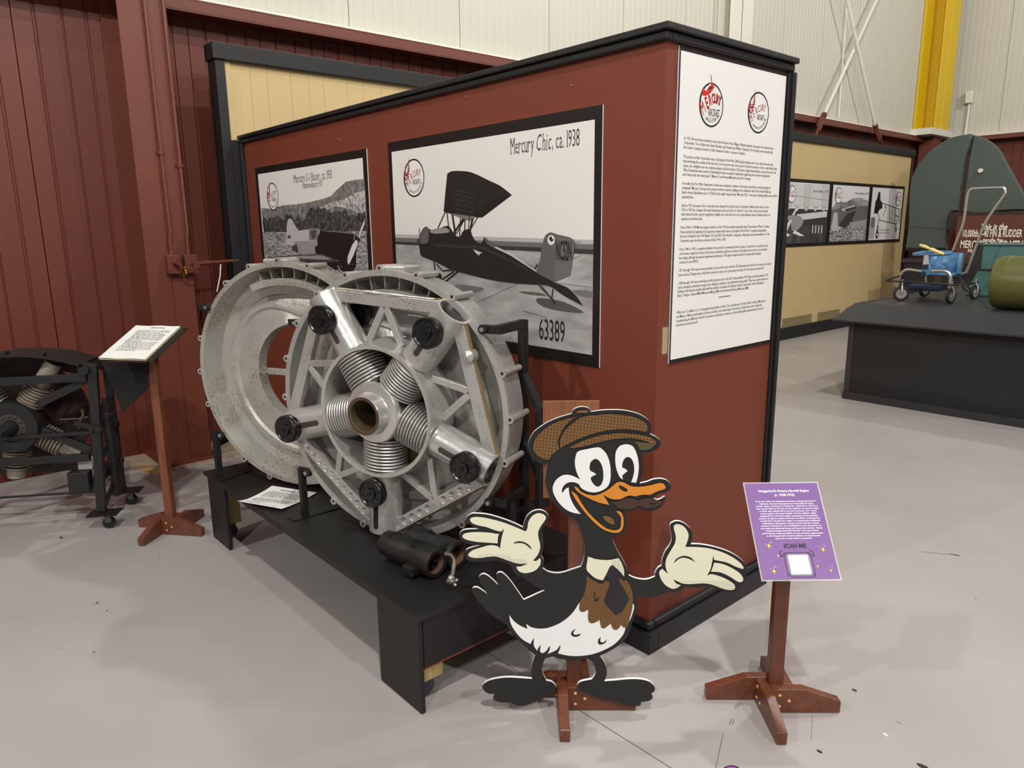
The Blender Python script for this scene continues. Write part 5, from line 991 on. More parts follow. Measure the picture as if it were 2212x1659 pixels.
# --- three photographs on the far partition
qT = crop(1690, 280, .16875); TXX = PX+.014
bdT = lambda: Board((TXX, 0, 0), (1, 0, 0))
YS = [(7.95, 9.50), (9.505, 10.965), (10.97, 12.40)]
LBL = ['leftmost far photograph, a ski-equipped aeroplane under a draped awning', 'middle far photograph, an aeroplane in a field before hills', 'rightmost far photograph, a bare aeroplane frame on white']
for k, (y0, y1) in enumerate(YS):
    root = thing('aircraft_photograph', LBL[k], 'photograph', (TXX, (y0+y1)/2, 1.43), 'three photographs on the tan partition')
    m = MB(); m.bb((PX+.001, y0, 1.425), (TXX, y1, 2.425)); m.build('black_mount', FRM, root)
    bd = bdT(); P = PM(bd, qT); l = bd.layer(.0008)
    def rect(ya, yb, za, zb, mt):
        P.mi(mt); x = TXX+bd.layer(.0004); P.m.add([(x, ya, za), (x, yb, za), (x, yb, zb), (x, ya, zb)], [(0, 1, 2, 3)])
    A0, A1, Z0, Z1 = y0+.06, y1-.06, 1.475, 2.375
    def pl(pts, mt, kk=0):   # unit coordinates of the print
        P.mi(mt); x = TXX+bd.layer(.0003); c = [(p.x, p.y) for p in spline([(a, b, 0) for a, b in pts], 3)] if kk else pts
        fill(P.m, [V((x, A0+(A1-A0)*a, Z0+(Z1-Z0)*b)) for a, b in c])
    rect(A0, A1, Z0, Z1, grey(226))
    if k == 0:
        pl([(0, 0), (1, 0), (1, .30), (0, .30)], photo('photo_snow', 50, 84, 3, (1, 4, 1))); pl([(0, .28), (1, .28), (1, .56), (0, .58)], grey(58))
        for i in range(5): pl([(.02+.2*i, .62), (.10+.2*i, .53), (.20+.2*i, .62), (.2+.2*i, .98), (.02+.2*i, .98)], grey(214 if i % 2 else 200), 0)
        for i in range(5): pl([(.02+.2*i, .66), (.11+.2*i, .58), (.21+.2*i, .66), (.11+.2*i, .60)], grey(160))
        pl([(0, .80), (1, .72), (1, .725), (0, .805)], grey(120)); pl([(.30, .48), (.98, .54), (.98, .44), (.34, .38)], grey(214)); pl([(.05, .22), (.26, .56), (.30, .56), (.12, .2)], grey(220)); pl([(.02, .45), (.28, .47), (.28, .40), (.02, .38)], grey(150))
        pl([(.20, .38), (.34, .46), (.46, .36), (.34, .22), (.22, .22)], grey(150), 1); pl([(.02, .16), (.14, .12), (.2, .14), (.06, .20)], grey(232)); pl([(.24, .17), (.4, .12), (.5, .12), (.28, .22)], grey(232))
        for i in range(4): pl([(.66+.07*i, .30), (.68+.07*i, .30), (.68+.07*i, .16), (.66+.07*i, .16)], grey(220))
        m2 = MB(); put_text(m2, lambda y, z, l: V((TXX+.004+l, y, z)), 'X5743', .13, A0+(A1-A0)*.5, Z0+(Z1-Z0)*.42, width=.55, lift=0); m2.build('wing_number', LBK, root)
    if k == 1:
        pl([(0, .60), (.15, .72), (.35, .70), (.55, .78), (.75, .80), (1, .74), (1, 0), (0, 0)], photo('photo_hills2', 110, 172, 3, (1, 1, 2)), 0); pl([(0, .55), (.3, .62), (.55, .62), (1, .66), (1, .3), (0, .3)], grey(104))
        pl([(0, 0), (1, 0), (1, .26), (0, .30)], photo('photo_stubble', 30, 190, 24)); pl([(.2, .28), (.42, .50), (.66, .56), (.56, .34), (.4, .24)], grey(56)); pl([(.02, .22), (.06, .52), (.16, .52), (.2, .28), (.30, .26), (.2, .18)], grey(186), 0); pl([(.5, .34), (1, .40), (.98, .28), (.6, .22)], grey(160)); pl([(.25, .58), (.6, .66), (.62, .62), (.3, .54)], grey(190)); pl([(.35, .58), (.66, .64), (.66, .60), (.38, .54)], grey(66))
        m2 = MB(); ft = lambda y, z, l: V((TXX+.004+l, y, z))
        for i, s in enumerate(('THE MERCURY', 'HAMMONDSPORT', 'NEW YORK')): m2 = MB(); put_text(m2, ft, s.replace(' ', '-') if 0 else s, .05, A0+(A1-A0)*.6, Z0+.13-i*.05, width=.45, lift=0); m2.build('caption_line', LWH, root)
    if k == 2:
        pl([(.0, .02), (.17, .02), (.17, .44), (.0, .44)], grey(170)); pl([(.05, .25), (.14, .25), (.14, .42), (.05, .42)], grey(110), 1)
        pl([(.10, .52), (.14, .74), (.19, .92), (.24, .92), (.27, .76), (.33, .72), (.36, .62), (.26, .58), (.22, .50)], grey(22)); pl([(.10, .50), (.12, .50), (.14, .76), (.12, .76)], grey(40))
        for a, b in (((.28, .72), (.93, .60)), ((.24, .50), (.30, .38)), ((.30, .38), (.60, .34)), ((.60, .34), (.88, .30)), ((.93, .60), (.88, .30)), ((.40, .46), (.48, .62)), ((.62, .34), (.60, .66)), ((.70, .34), (.68, .66)), ((.78, .32), (.78, .62)), ((.80, .48), (.92, .45)), ((.26, .40), (.24, .16)), ((.84, .30), (.86, .2)), ((.98, .62), (.95, .32)), ((.48, .62), (.42, .66))):
            d = V((b[0]-a[0], b[1]-a[1])); q = V((-d.y, d.x)).normalized()*.007; pl([(a[0]+q.x, a[1]+q.y), (b[0]+q.x, b[1]+q.y), (b[0]-q.x, b[1]-q.y), (a[0]-q.x, a[1]-q.y)], grey(40))
        for cx, cy, rx, ry in ((.255, .10, .045, .075), (.255, .22, .03, .06), (.87, .20, .03, .045)):
            pl([(cx+rx*math.cos(t*.5236), cy+ry*math.sin(t*.5236)) for t in range(12)], grey(26)); pl([(cx+rx*.45*math.cos(t*.5236), cy+ry*.45*math.sin(t*.5236)) for t in range(12)], grey(220))
        m2 = MB(); ft = lambda y, z, l: V((TXX+.004+l, y, z)); put_text(m2, ft, 'U.S. Army Air Observation', .035, A0+.42, Z0+.16, width=.45, lift=0); m2.build('caption_line', TXT, root); m2 = MB(); put_text(m2, ft, 'Mercury Aircraft ca. 1933', .035, A0+.42, Z0+.11, width=.42, lift=0); m2.build('caption_line', TXT, root)
    P.build('photograph', root)
    if k < 2:
        m2 = MB(); ft = lambda y, z, l: V((TXX+.004+l, y, z)); put_text(m2, ft, ('Mercury Glider, ca. 1928', 'Mercury Mail Plane, ca. 1929')[k], .05, A1-.04, Z1-.13, 'R', width=.5, lift=0); m2.build('title_lettering', TXT, root)
    cy = (8.26+.0, A0+.20, A1-.19)[k]; logo(root, lambda x, y, l, cy=cy: V((TXX+.0045+l*3, cy+x, (2.2, 2.21, 2.2)[k]+y)), .125, 0, 2)
# ------------------------------------------------------------------ note sheet on the bench
root = thing('typed_sheet', 'curled sheet of typed white paper lying on the front edge of the bench', 'paper', tuple(onfloor(590, 1080, BZ)))
C4 = [onfloor(x, y, BZ+.003) for x, y in [(587.5, 1052), (684, 1066), (608, 1104), (513, 1090)]]   # TL TR BR BL
def pg(u, v, l=0): # u along top edge, v down
    p = C4[0].lerp(C4[1], u).lerp(C4[3].lerp(C4[2], u), v); return p+V((0, 0, .004*abs(v-.4)**2*8+.010*max(0, v-.75)*(1-u)*3+.006*max(0, .2-v)*(1-u)*2+l))
m = MB(); nu, nv = 8, 8
m.add([pg(i/nu, j/nv) for j in range(nv+1) for i in range(nu+1)], [(j*(nu+1)+i, (j+1)*(nu+1)+i, (j+1)*(nu+1)+i+1, j*(nu+1)+i+1) for j in range(nv) for i in range(nu)]); m.build('sheet', smat('bench_paper', (240, 240, 236), rough=.7, var=.01), root, smooth=60)
m = MB(); random.seed(5)
def qd(u0, u1, v0, v1): m.add([pg(u0, v0, .0008), pg(u1, v0, .0008), pg(u1, v1, .0008), pg(u0, v1, .0008)], [(3, 2, 1, 0)])
qd(.28, .62, .10, .13); qd(.66, .74, .10, .13)
for i in range(13):
    if i == 7: continue
    v = .20+i*.045; u = .16 if i in (0, 8) else .10
    while u < (.86 if i not in (6, 12) else .4):
        w = .03+.07*random.random(); qd(u, min(.88, u+w), v, v+.020); u += w+.018
qd(.10, .42, .86, .88); qd(.74, .80, .90, .92); m.build('typed_lines', INK, root)
# ------------------------------------------------------------------ loose black twin-cylinder block and its chrome tap
IRON = smat('black_cast_iron', (26, 25, 25), rough=.5, var=.35, scale=24, bump=.35, bscale=50, spots=[(lin(96, 88, 78), 60, .66, 8, .55)])
RUST = smat('rusty_bore', (104, 74, 54), rough=.7, var=.3, scale=30)
zc = BZ+.062
pb, pf = onfloor(836, 1172, zc), onfloor(944, 1218, zc); ax = (pf-pb).normalized(); side = V((0, 0, 1)).cross(ax)
Lb = (pf-pb).length; TB = frame(pb, ax, side, (0, 0, 1))
root = thing('cylinder_block', 'loose black cast-iron twin cylinder block lying on the bench', 'engine part', (pb.x, pb.y, BZ))
for k, off in enumerate((0.0, .108)):
    sft = 0 if k == 0 else .03
    m = MB(TB); m.lathe([(.034, sft), (.052, sft), (.054, sft+.02), (.054, Lb*.42), (.050, Lb*.5), (.050, Lb*.62), (.056, Lb*.72), (.058, Lb+sft*.3-.01), (.056, Lb+sft*.3), (.043, Lb+sft*.3), (.043, Lb*.5), (.034, sft+.04)], O=(0, off, 0), ax=(1, 0, 0), n=36, loop=True); b = m.build('cylinder', IRON, root, smooth=40)
    m = MB(TB); m.lathe([(.0425, Lb-.006+sft*.3), (.0425, Lb*.55), (.0, Lb*.55)], O=(0, off, 0), ax=(1, 0, 0), n=30); m.build('bore', RUST, b, smooth=40)
    # rear cooling port: opening's shade painted as a dark patch with a toothed rim
    m = MB(TB); vs = []; A_ = [math.radians(58+10*i) for i in range(9)]
    for x in (Lb*.16, Lb*.40):
        for a in A_: vs.append((x, off-.0548*math.cos(a), .0548*math.sin(a)))
    m.add(vs, [(i, i+1, 9+i+1, 9+i) for i in range(8)]); po = m.build('exhaust_port', DRK, b)
    m = MB(TB)
    for a in A_: m.box((Lb*.16, off-.056*math.cos(a), .056*math.sin(a)), (.012, .005, .005))
    m.build('port_teeth', IRON, po)
m = MB(TB); m.bb((Lb*.50, .02, .030), (Lb*.95, .088, .062)); m.build('manifold_pad', IRON, root, bevel=.008)
m = MB(TB); m.bb((Lb*.55, .0, -.058), (Lb*.9, .108, -.02)); m.build('web', IRON, root, bevel=.006)
m = MB(TB); m.bb((Lb*.62, -.082, -.048), (Lb*.82, -.04, -.010)); fg = m.build('mounting_lug', IRON, root, bevel=.006)
m = MB(TB); m.lathe([(.006, 0), (.012, 0), (.012, -.004)], O=(Lb*.825, -.062, -.028), ax=(1, 0, 0), n=14); m.build('lug_hole', DRK, fg)
for x, y, z in ((Lb*.60, -.018, .058), (Lb*.52, .10, .058)):
    m = MB(TB); m.cyl((x, y, z-.01), (x, y, z+.012), .011, 8); m.cyl((x+.012, y, z-.01), (x+.012, y, z+.008), .007, 6); m.build('stud', IRON, root)
CHR = smat('chrome', (208, 206, 200), rough=.2, metal=.9, var=.1, scale=60)
root = thing('chrome_tap', 'bent chrome tap fitting propped in the mouth of the black cylinder block', 'tap', (pf.x+.02, pf.y+.06, BZ))
bdc = Board(onfloor(982, 1274, BZ), ax); g = [bdc.pt(x, y)+V((0, 0, .0)) for x, y in [(963, 1196), (972, 1198), (979, 1206), (981, 1218), (979, 1232), (977, 1242)]]
m = MB(); m.tube(spline(g, 4, False), .0082, 10); m.build('pipe', CHR, root, smooth=50)
e = bdc.pt(975, 1252); m = MB(); m.sph(e, .017, 12, 8, (1, 1, 1.2)); m.cyl(e, bdc.pt(966, 1256), .007, 10); m.cyl(e, bdc.pt(979, 1259), .009, 10); m.build('valve_body', CHR, root, smooth=50)
m = MB(); s0 = bdc.pt(979, 1259); m.cyl(s0, s0+V((0, 0, -.008))+ax*.016, .009, 12, .007); m.cyl(s0+V((0, 0, .002)), s0+V((0, 0, .004))+side*.02, .008, 10); m.build('spigot', CHR, root, smooth=50)
# ------------------------------------------------------------------ black wheeled stand with a second engine, far left
FB = smat('frame_black', (27, 27, 28), rough=.5, var=.25, scale=12, spots=[(lin(96, 90, 84), 80, .70, 5, .55)])
NC = V((.847, -.531, 0)); AC = V((.531, .847, 0)); OC = onfloor(219, 1110, .10); OC.z = 0
TCt = frame(OC, AC, (0, 0, 1), NC)          # local: s along the cart's side (right +), z up, d towards the viewer
fb = Board(OC, NC); kx = crop(0, 740, .28933); TCi = TCt.inverted(); DW = -.43
def F(x, y, d=0.0):
    p = TCi @ fb.pt(*kx((x, y))[:2], d); return V((p.x, p.y, d))
def CB(): return MB(TCt)
root = thing('engine_cart', 'black steel frame cart on casters at the left edge', 'cart', tuple(OC+NC*DW*.5-AC*.4))
def pbar(name, a, b, w, d=.03, dd=0.0):
    p, q = F(*a), F(*b); m = CB(); m.bar(p+V((0, 0, dd-d/2)), q+V((0, 0, dd-d/2)), d, w*.00079, up=(0, 1, 0) if abs((q-p).normalized().y) < .9 else (1, 0, 0))
    return m.build(name, FB, root, bevel=.002)
pbar('post', (682, 165), (752, 1262), 62, .035)
zt = F(682, 165).y
for s, d in ((-.02, DW), (-.95, DW), (-.95, -.035)):
    m = CB(); m.bb((s-.02, .10, d), (s+.02, zt-.03, d+.035)); m.build('post', FB, root, bevel=.002)
for z, h in ((zt-.04, .045), (.30, .05)):
    m = CB(); m.bb((-.035, z-h/2, DW+.03), (0, z+h/2, -.03)); m.build('end_rail', FB, root)
pbar('side_rail', (-420, 320), (640, 262), 58); pbar('side_rail', (-420, 925), (665, 860), 56); pbar('side_rail', (-420, 750), (705, 672), 24)
pbar('tie_rod', (-420, 1188), (700, 1115), 14, .012)
m = CB(); m.bb((-1.0, zt-.10, DW), (0, zt-.055, DW+.03)); m.build('side_rail', FB, root); m = CB(); m.bb((-1.0, .26, DW), (0, .30, DW+.03)); m.build('side_rail', FB, root)
pbar('diagonal', (262, 472), (640, 285), 56, .03, -.02); pbar('diagonal', (300, 665), (660, 815), 54, .03, -.02)
m = CB(); m.bar((.012, .40, -.02), (.012, .56, DW+.03), .012, .04); m.build('end_brace', FB, root)
m = CB(); m.bar((.012, .13, -.02), (.012, .32, DW+.03), .012, .035); m.build('end_brace', FB, root)
for s, d in ((.0, -.02), (.0, DW+.02), (-.95, -.02), (-.95, DW+.02)):
    m = CB(); m.box((s+.01, .098, d), (.17, .006, .12)); c = m.build('caster_plate', FB, root)
    m = CB(); m.cyl((s+.03, .036, d-.012), (s+.03, .036, d+.012), .034, 18); m.build('caster_wheel', smat('rubber', (24, 24, 25), rough=.6), c, smooth=40)
    m = CB(); m.bb((s+.012, .04, d-.018), (s+.048, .095, d-.014)); m.bb((s+.012, .04, d+.014), (s+.048, .095, d+.018)); m.bb((s+.01, .08, d-.018), (s+.05, .095, d+.018)); m.build('caster_fork', smat('steel_grey', (108, 106, 102), rough=.4, metal=.6), c)
p, q = F(500, 975), F(690, 1110); m = CB(); m.bb((p.x, q.y, -.06), (q.x-.01, p.y, .012)); m.build('ballast_box', FB, root, bevel=.004)
p, q = F(548, 890), F(664, 962); m = CB(); m.bb((p.x, q.y, -.10), (q.x, p.y, -.05)); m.build('white_block', smat('white_block', (196, 196, 192), rough=.6), root)
p = F(800, 560, DW*.5); jz = p.y-.66; m = CB(); m.lathe([(0, .60), (.030, .60), (.032, .66), (.040, .66), (.040, .685), (.034, .69), (.034, .73), (.028, .732), (.028, .745), (.018, .75), (.018, .78), (.0, .78)], O=(p.x, jz, DW*.5), ax=(0, 1, 0), n=24); m.lathe([(.027, .14-jz), (.03, .60)], O=(p.x, jz, DW*.5), ax=(0, 1, 0), n=24); m.build('jack', FB, root, smooth=40)
p = F(690, 640); m = CB(); m.cyl(p, p+V((0, 0, .02)), .012, 8); m.bar(p+V((-.09, .04, .01)), p+V((.05, -.01, .01)), .006, .03, up=(0, 1, 0)); m.build('latch', FB, root)
m = CB(); m.tube([F(450, 575, -.05), F(600, 568, -.05), F(660, 555, -.05)], .006, 6); m.tube([F(612, 500), F(622, 540), F(600, 580), F(590, 640)], .008, 8); m.build('hook_rod', smat('rust_rod', (72, 56, 44), rough=.7), root, smooth=40)
p = F(640, 205); m = CB(); m.cyl(p, p+V((0, 0, .03)), .024, 12); m.build('pivot_pin', FB, root)
# the engine it carries
H = F(125, 610, -.10); root = thing('rotary_engine', 'small black-cased rotary engine with rusty finned cylinders in the wheeled cart', 'engine', tuple(TCt @ V((H.x, H.y-.4, H.z))))
TH = TCt @ Matrix.Translation(H)
OLD = smat('old_fin_metal', (150, 140, 124), rough=.45, metal=.3, var=.25, scale=30, spots=[(lin(96, 66, 40), 60, .58, 8, .46)])
m = MB(TH); m.lathe([(.085, .08), (.146, .08), (.152, .07), (.152, -.03), (.085, -.03)], n=44, loop=True); m.build('hub_ring', FB, root, smooth=35)
m = MB(TH); m.lathe([(.045, .075), (.082, .075), (.082, -.02), (.045, -.02)], n=36, loop=True); br = m.build('bearing', smat('old_bearing', (78, 72, 64), rough=.45, metal=.4, var=.3, scale=30), root, smooth=35)
for k in range(12):
    a = k*math.pi/6; m = MB(TH); m.sph((.066*math.cos(a), .066*math.sin(a), .074), .010, 8, 6); m.build('bearing_ball', SLT, br, smooth=60)
m = MB(TH); m.tube([(0, 0, 0), (0, 0, .10), (-.012, -.008, .20)], [.046, .042, .024], 20); m.build('shaft', FB, root, smooth=40)
for an in (56, -33, -100, 128, 200):
    a = math.radians(an); d = V((math.cos(a), math.sin(a), 0)); m = MB(TH); prof = [(.0, .13), (.055, .13)]
    for k in range(7):
        c = .15+k*.019; prof += [(.052, c-.006), (.074, c-.004), (.074, c+.003), (.052, c+.006)]
    prof += [(.050, .29), (.050, .31)]
    m.lathe(prof, O=(0, 0, -.02), ax=d, n=28); cy_ = m.build('finned_cylinder', OLD, root, smooth=30)
    Lq = {56: .43, -100: .33}.get(an, .38)
    m = MB(TH); m.lathe([(.047, .31), (.047, Lq), (.038, Lq), (.038, .31)], O=(0, 0, -.02), ax=d, n=24, loop=True); m.build('barrel', smat('old_aluminium', (160, 150, 134), rough=.45, metal=.3, var=.25, scale=14), cy_, smooth=35)
    m = MB(TH); m.disc(d*(Lq-.04)+V((0, 0, -.02)), d, .038, 20); m.build('barrel_bore', DRK, cy_)
m = MB(TH); m.lathe([(.0, -.20), (.30, -.20), (.33, -.19), (.33, -.215), (0, -.215)], n=48); m.build('flywheel', smat('dark_flywheel', (46, 30, 26), rough=.6), root, smooth=40)
R0 = .95; top = F(70, 94, -.02); cen = top-V((0, R0, 0)); k = 30
def arc(a, r, d): return (cen.x+r*math.sin(a), cen.y+r*math.cos(a), d)
A_ = [math.radians(-42+i*64/k) for i in range(k+1)]; fs = [(i*4+j, i*4+(j+1) % 4, (i+1)*4+(j+1) % 4, (i+1)*4+j) for i in range(k) for j in range(4)]; caps = [(0, 1, 2, 3), (4*k+3, 4*k+2, 4*k+1, 4*k)]
m = CB(); vs = []
for a in A_: vs += [arc(a, R0, -.02), arc(a, R0-.012, -.02), arc(a, R0-.02, -.30), arc(a, R0, -.30)]
m.add(vs, fs+caps); m.build('case_rim', FB, root, smooth=30)
m = CB(); vs = []
for a in A_: vs += [arc(a, R0-.01, -.26), arc(a, R0-.13, -.26), arc(a, R0-.13, -.275), arc(a, R0-.01, -.275)]
m.add(vs, fs+caps); m.build('case_back', smat('dark_brown_case', (58, 46, 40), rough=.6, var=.3, scale=10), root, smooth=30)
for xx in (20, 300, 632):
    p = F(xx, 96, -.04); a = math.asin((p.x-cen.x)/R0); m = CB(); m.box(arc(a, R0+.008, -.05), (.04, .018, .05), Matrix.Rotation(-a, 3, 'Z')); m.build('rim_lug', FB, root)
# ------------------------------------------------------------------ far display platform
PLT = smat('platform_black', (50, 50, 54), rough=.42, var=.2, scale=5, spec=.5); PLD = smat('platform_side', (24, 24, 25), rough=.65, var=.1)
root = thing('display_platform', 'large black display platform with sloping rim at the right', 'platform', (.8, 6.5, 0))
X0, X1, Y0, Y1, ZT = -1.5, 3.4, 5.09, 8.6, .95
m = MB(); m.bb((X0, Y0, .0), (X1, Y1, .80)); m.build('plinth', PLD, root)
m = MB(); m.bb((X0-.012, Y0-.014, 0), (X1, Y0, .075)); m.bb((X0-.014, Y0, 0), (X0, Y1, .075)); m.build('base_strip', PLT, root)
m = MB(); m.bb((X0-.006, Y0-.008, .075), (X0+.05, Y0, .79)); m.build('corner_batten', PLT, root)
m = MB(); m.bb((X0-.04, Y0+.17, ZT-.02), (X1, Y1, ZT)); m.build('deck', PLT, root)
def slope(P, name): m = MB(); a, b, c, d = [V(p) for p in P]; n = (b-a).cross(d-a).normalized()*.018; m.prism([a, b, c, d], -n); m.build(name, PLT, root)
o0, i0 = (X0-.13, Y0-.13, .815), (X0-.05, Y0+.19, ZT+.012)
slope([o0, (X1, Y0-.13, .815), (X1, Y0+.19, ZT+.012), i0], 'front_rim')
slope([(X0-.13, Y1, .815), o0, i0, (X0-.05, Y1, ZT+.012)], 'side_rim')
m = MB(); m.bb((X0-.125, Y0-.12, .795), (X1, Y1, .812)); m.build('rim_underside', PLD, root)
# ------------------------------------------------------------------ blue toy stroller on the platform
STL = smat('bright_tube', (190, 186, 178), rough=.3, metal=.75, var=.08); SBL = smat('stroller_blue', (74, 120, 160), rough=.4, var=.08, spec=.5); SNV = smat('stroller_navy', (26, 36, 66), rough=.5); WIR = smat('black_wire', (38, 36, 36), rough=.5); TYR = smat('tyre', (30, 30, 30), rough=.6)
zq = crop(1900, 380, .19283)
root = thing('stroller', 'vintage blue metal baby walker stroller with tall tube handle', 'stroller', (-1.1, 6.17, ZT))
def Q(x, y, Y): return aty(*zq((x, y))[:2], Y)
for (x, y_, turn) in ((-1.335, 5.86, .55), (-.865, 5.86, 1.35), (-1.335, 6.50, 1.2), (-.845, 6.50, 1.3)):
    d = V((math.sin(turn), -math.cos(turn), 0)); c = V((x, y_, ZT+.080)); m = MB(); m.lathe([(.050, .014), (.074, .012), (.079, 0), (.074, -.012), (.050, -.014)], O=c, ax=d, n=28, loop=True); w = m.build('wheel', TYR, root, smooth=50)
    m = MB(); m.lathe([(0, .018), (.012, .018), (.014, .010), (.056, .013), (.060, .010), (.060, -.010), (.056, -.013), (.014, -.010), (0, -.018)], O=c, ax=d, n=28); m.build('hub_cap', STL, w, smooth=40)
    m = MB(); m.tube([c+d*.03, c+d*.03+V((0, 0, .05)), c+V((0, 0, .11)), c+V((0, 0, .15))], .010, 8); m.build('fork', STL, w, smooth=50)
m = MB(); m.tube(spline([Q(x, y, 5.86) for x, y in [(200, 1250), (215, 1180), (240, 1100), (290, 1058), (350, 1052), (480, 1070), (640, 1065), (740, 1070), (790, 1110), (795, 1180), (780, 1260)]], 4, False), .016, 10); m.build('front_arch', STL, root, smooth=50)
m = MB(); m.tube(spline([Q(x, y, 5.80) for x, y in [(230, 1118), (85, 1168), (110, 1178), (400, 1190), (800, 1222), (900, 1215)]]+[Q(930, 1190, 6.1), Q(900, 1150, 6.5), Q(820, 1130, 6.5)], 4, False), .009, 8); m.build('bumper_wire', WIR, root, smooth=50)
m = MB(); m.tube(spline([Q(x, y, 6.48) for x, y in [(820, 840), (880, 690), (940, 520), (975, 300), (990, 200), (1020, 155), (1070, 142), (1350, 132), (1395, 142), (1408, 175), (1390, 225), (1200, 500), (1100, 740), (990, 1040), (960, 1090), (900, 1105)]], 5, False), .014, 10); m.build('push_handle', STL, root, smooth=50)
m = MB(); m.tube(spline([Q(960, 1090, 6.48), Q(935, 1180, 6.48), Q(950, 1260, 6.48), Q(1020, 1305, 6.48)], 4, False), .014, 8); m.tube([Q(1000, 1210, 6.5), Q(1110, 1190, 6.5)], .010, 8); m.tube([Q(985, 1215, 6.5), Q(1030, 1300, 6.5)], .012, 8); m.build('rear_frame', WIR, root, smooth=50)
# bucket seat, tray, post
a, b = Q(560, 860, 6.15), Q(890, 1115, 6.15); cxx, rx_ = (a.x+b.x)/2+.0, (b.x-a.x)/2; m = MB(); vs = []; k = 16
for z, f_ in ((b.z, .86), (b.z+.02, .98), (a.z, 1.0)):
    for i in range(k+1):
        t = math.pi*(-.62+1.24*i/k); vs.append((cxx+rx_*f_*math.sin(t), 6.16-.16*f_*math.cos(t)*-1, z))
m.add(vs, [(j*(k+1)+i, j*(k+1)+i+1, (j+1)*(k+1)+i+1, (j+1)*(k+1)+i) for j in range(2) for i in range(k)]); o = m.build('seat_shell', SBL, root, smooth=40); sol = o.modifiers.new('thick', 'SOLIDIFY'); sol.thickness = .006
m = MB(); m.prism([(cxx-rx_*.95, 6.02, b.z-.004), (cxx+rx_*.9, 6.02, b.z-.004), (cxx+rx_*.9, 6.32, b.z-.004), (cxx-rx_*.9, 6.32, b.z-.004)], (0, 0, .03)); m.build('seat_pan', SBL, root, bevel=.01)
p, q = Q(375, 855, 5.98), Q(760, 890, 5.98); m = MB(); m.tube(spline([(p.x, 6.0, p.z-.02), (p.x+.12, 5.90, p.z-.02), (q.x-.1, 5.9, p.z-.02), (q.x, 6.0, p.z-.01), (q.x-.03, 6.12, p.z), (p.x+.08, 6.12, p.z)], 5), .016, 8, closed=True); m.build('tray', SBL, root, smooth=50)
m = MB(); P_ = [Q(x, y, 5.84) for x, y in [(508, 840), (540, 840), (575, 1060), (562, 1105), (540, 1118), (480, 1115), (460, 1095), (470, 1050)]]; m.prism(P_, (0, .04, 0)); po = m.build('front_post', SBL, root, bevel=.006)
m = MB(); P_ = [Q(x, y, 5.838) for x, y in [(500, 890), (545, 885), (560, 1040), (478, 1045)]]; m.prism(P_, (0, -.003, 0)); m.build('worn_face', smat('worn_paint', (176, 174, 168), rough=.4, var=.2, scale=40), po)
m = MB(); P_ = [Q(x, y, 5.834) for x, y in [(480, 995), (550, 990), (550, 1040), (478, 1045)]]; m.prism(P_, (0, -.002, 0)); m.build('maker_label', SNV, po)
e = Q(497, 1090, 5.835); m = MB(); m.cyl(e, e+V((0, -.02, 0)), .02, 12); m.build('bolt', WIR, po)
m = MB(); m.tube([Q(x, y, 5.82) for x, y in [(448, 772), (500, 790), (540, 806), (560, 815), (590, 826), (640, 848), (690, 868), (724, 876)]], [.010, .018, .015, .011, .020, .018, .018, .010], 12); o = m.build('steering_grip', wood('pale_wood', lin(212, 186, 118), lin(232, 208, 142), 'X', 8, .5, 0), root, smooth=60)
p, q = Q(410, 1180, 6.2), Q(760, 1280, 6.2); m = MB(); m.bb((p.x, 5.98, q.z), (q.x, 6.4, p.z-.02)); m.build('footrest_pan', SNV, root, bevel=.012)
m = MB(); p = Q(660, 1110, 6.2); m.bb((p.x-.03, 6.18, q.z+.02), (p.x+.03, 6.22, p.z)); m.build('seat_post', STL, root)
p, q = Q(870, 855, 6.36), Q(950, 1090, 6.36); m = MB(); m.prism([(p.x, 6.34, q.z), (q.x-.03, 6.36, q.z), (q.x, 6.4, p.z), (p.x, 6.36, p.z)], (0, .02, 0)); m.build('seat_back', WIR, root)
# ------------------------------------------------------------------ olive tank
OLV = smat('olive_paint', (92, 92, 48), rough=.35, var=.12, scale=4, spec=.5, spots=[(lin(60, 58, 36), 40, .68, 4, .55)])
root = thing('fuel_tank', 'olive green cylindrical tank lying on the platform at the picture edge', 'tank', (.3, 5.74, ZT))
r = .245; tc = (-.47, 5.74, ZT+r+.002)
m = MB(); m.lathe([(0, .0), (r*.75, .004), (r*.93, .02), (r*.985, .05), (r, .09), (r, .10), (r*1.02, .105), (r*1.02, .125), (r, .13), (r, 1.6), (r*.9, 1.68), (0, 1.7)], O=tc, ax=(1, 0, 0), n=48); m.build('shell', OLV, root, smooth=35)
m = MB(); m.bb((-.12, 5.70, ZT+2*r+.012), (.35, 5.80, ZT+2*r+.035)); m.bb((-.10, 5.72, ZT+2*r-.004), (-.07, 5.78, ZT+2*r+.014)); m.build('carrying_handle', WIR, root, bevel=.003)
m = MB(); vs = []
for i in range(24):
    a = i*math.pi/12; xx, s_ = .16+.12*math.cos(a), .055*math.sin(a); an = math.radians(196)+s_/r*1.0; an = math.radians(152)+s_/r; vs.append((xx, tc[1]+math.cos(an)*(r+.002), tc[2]+math.sin(an)*(r+.002)))
m.add(vs, [tuple(range(24))]); 
vs2 = []
m = MB()
for i in range(24):
    a = i*math.pi/12; s_ = .045*math.sin(a); an = math.radians(148)+s_/r; vs2.append((.10+.12*math.cos(a), tc[1]+math.cos(an)*(r+.0025), tc[2]+math.sin(an)*(r+.0025)))
fill(m, [V(p) for p in vs2]); m.build('data_plate', smat('plate_brass', (196, 178, 110), rough=.5, var=.2, scale=60), root)
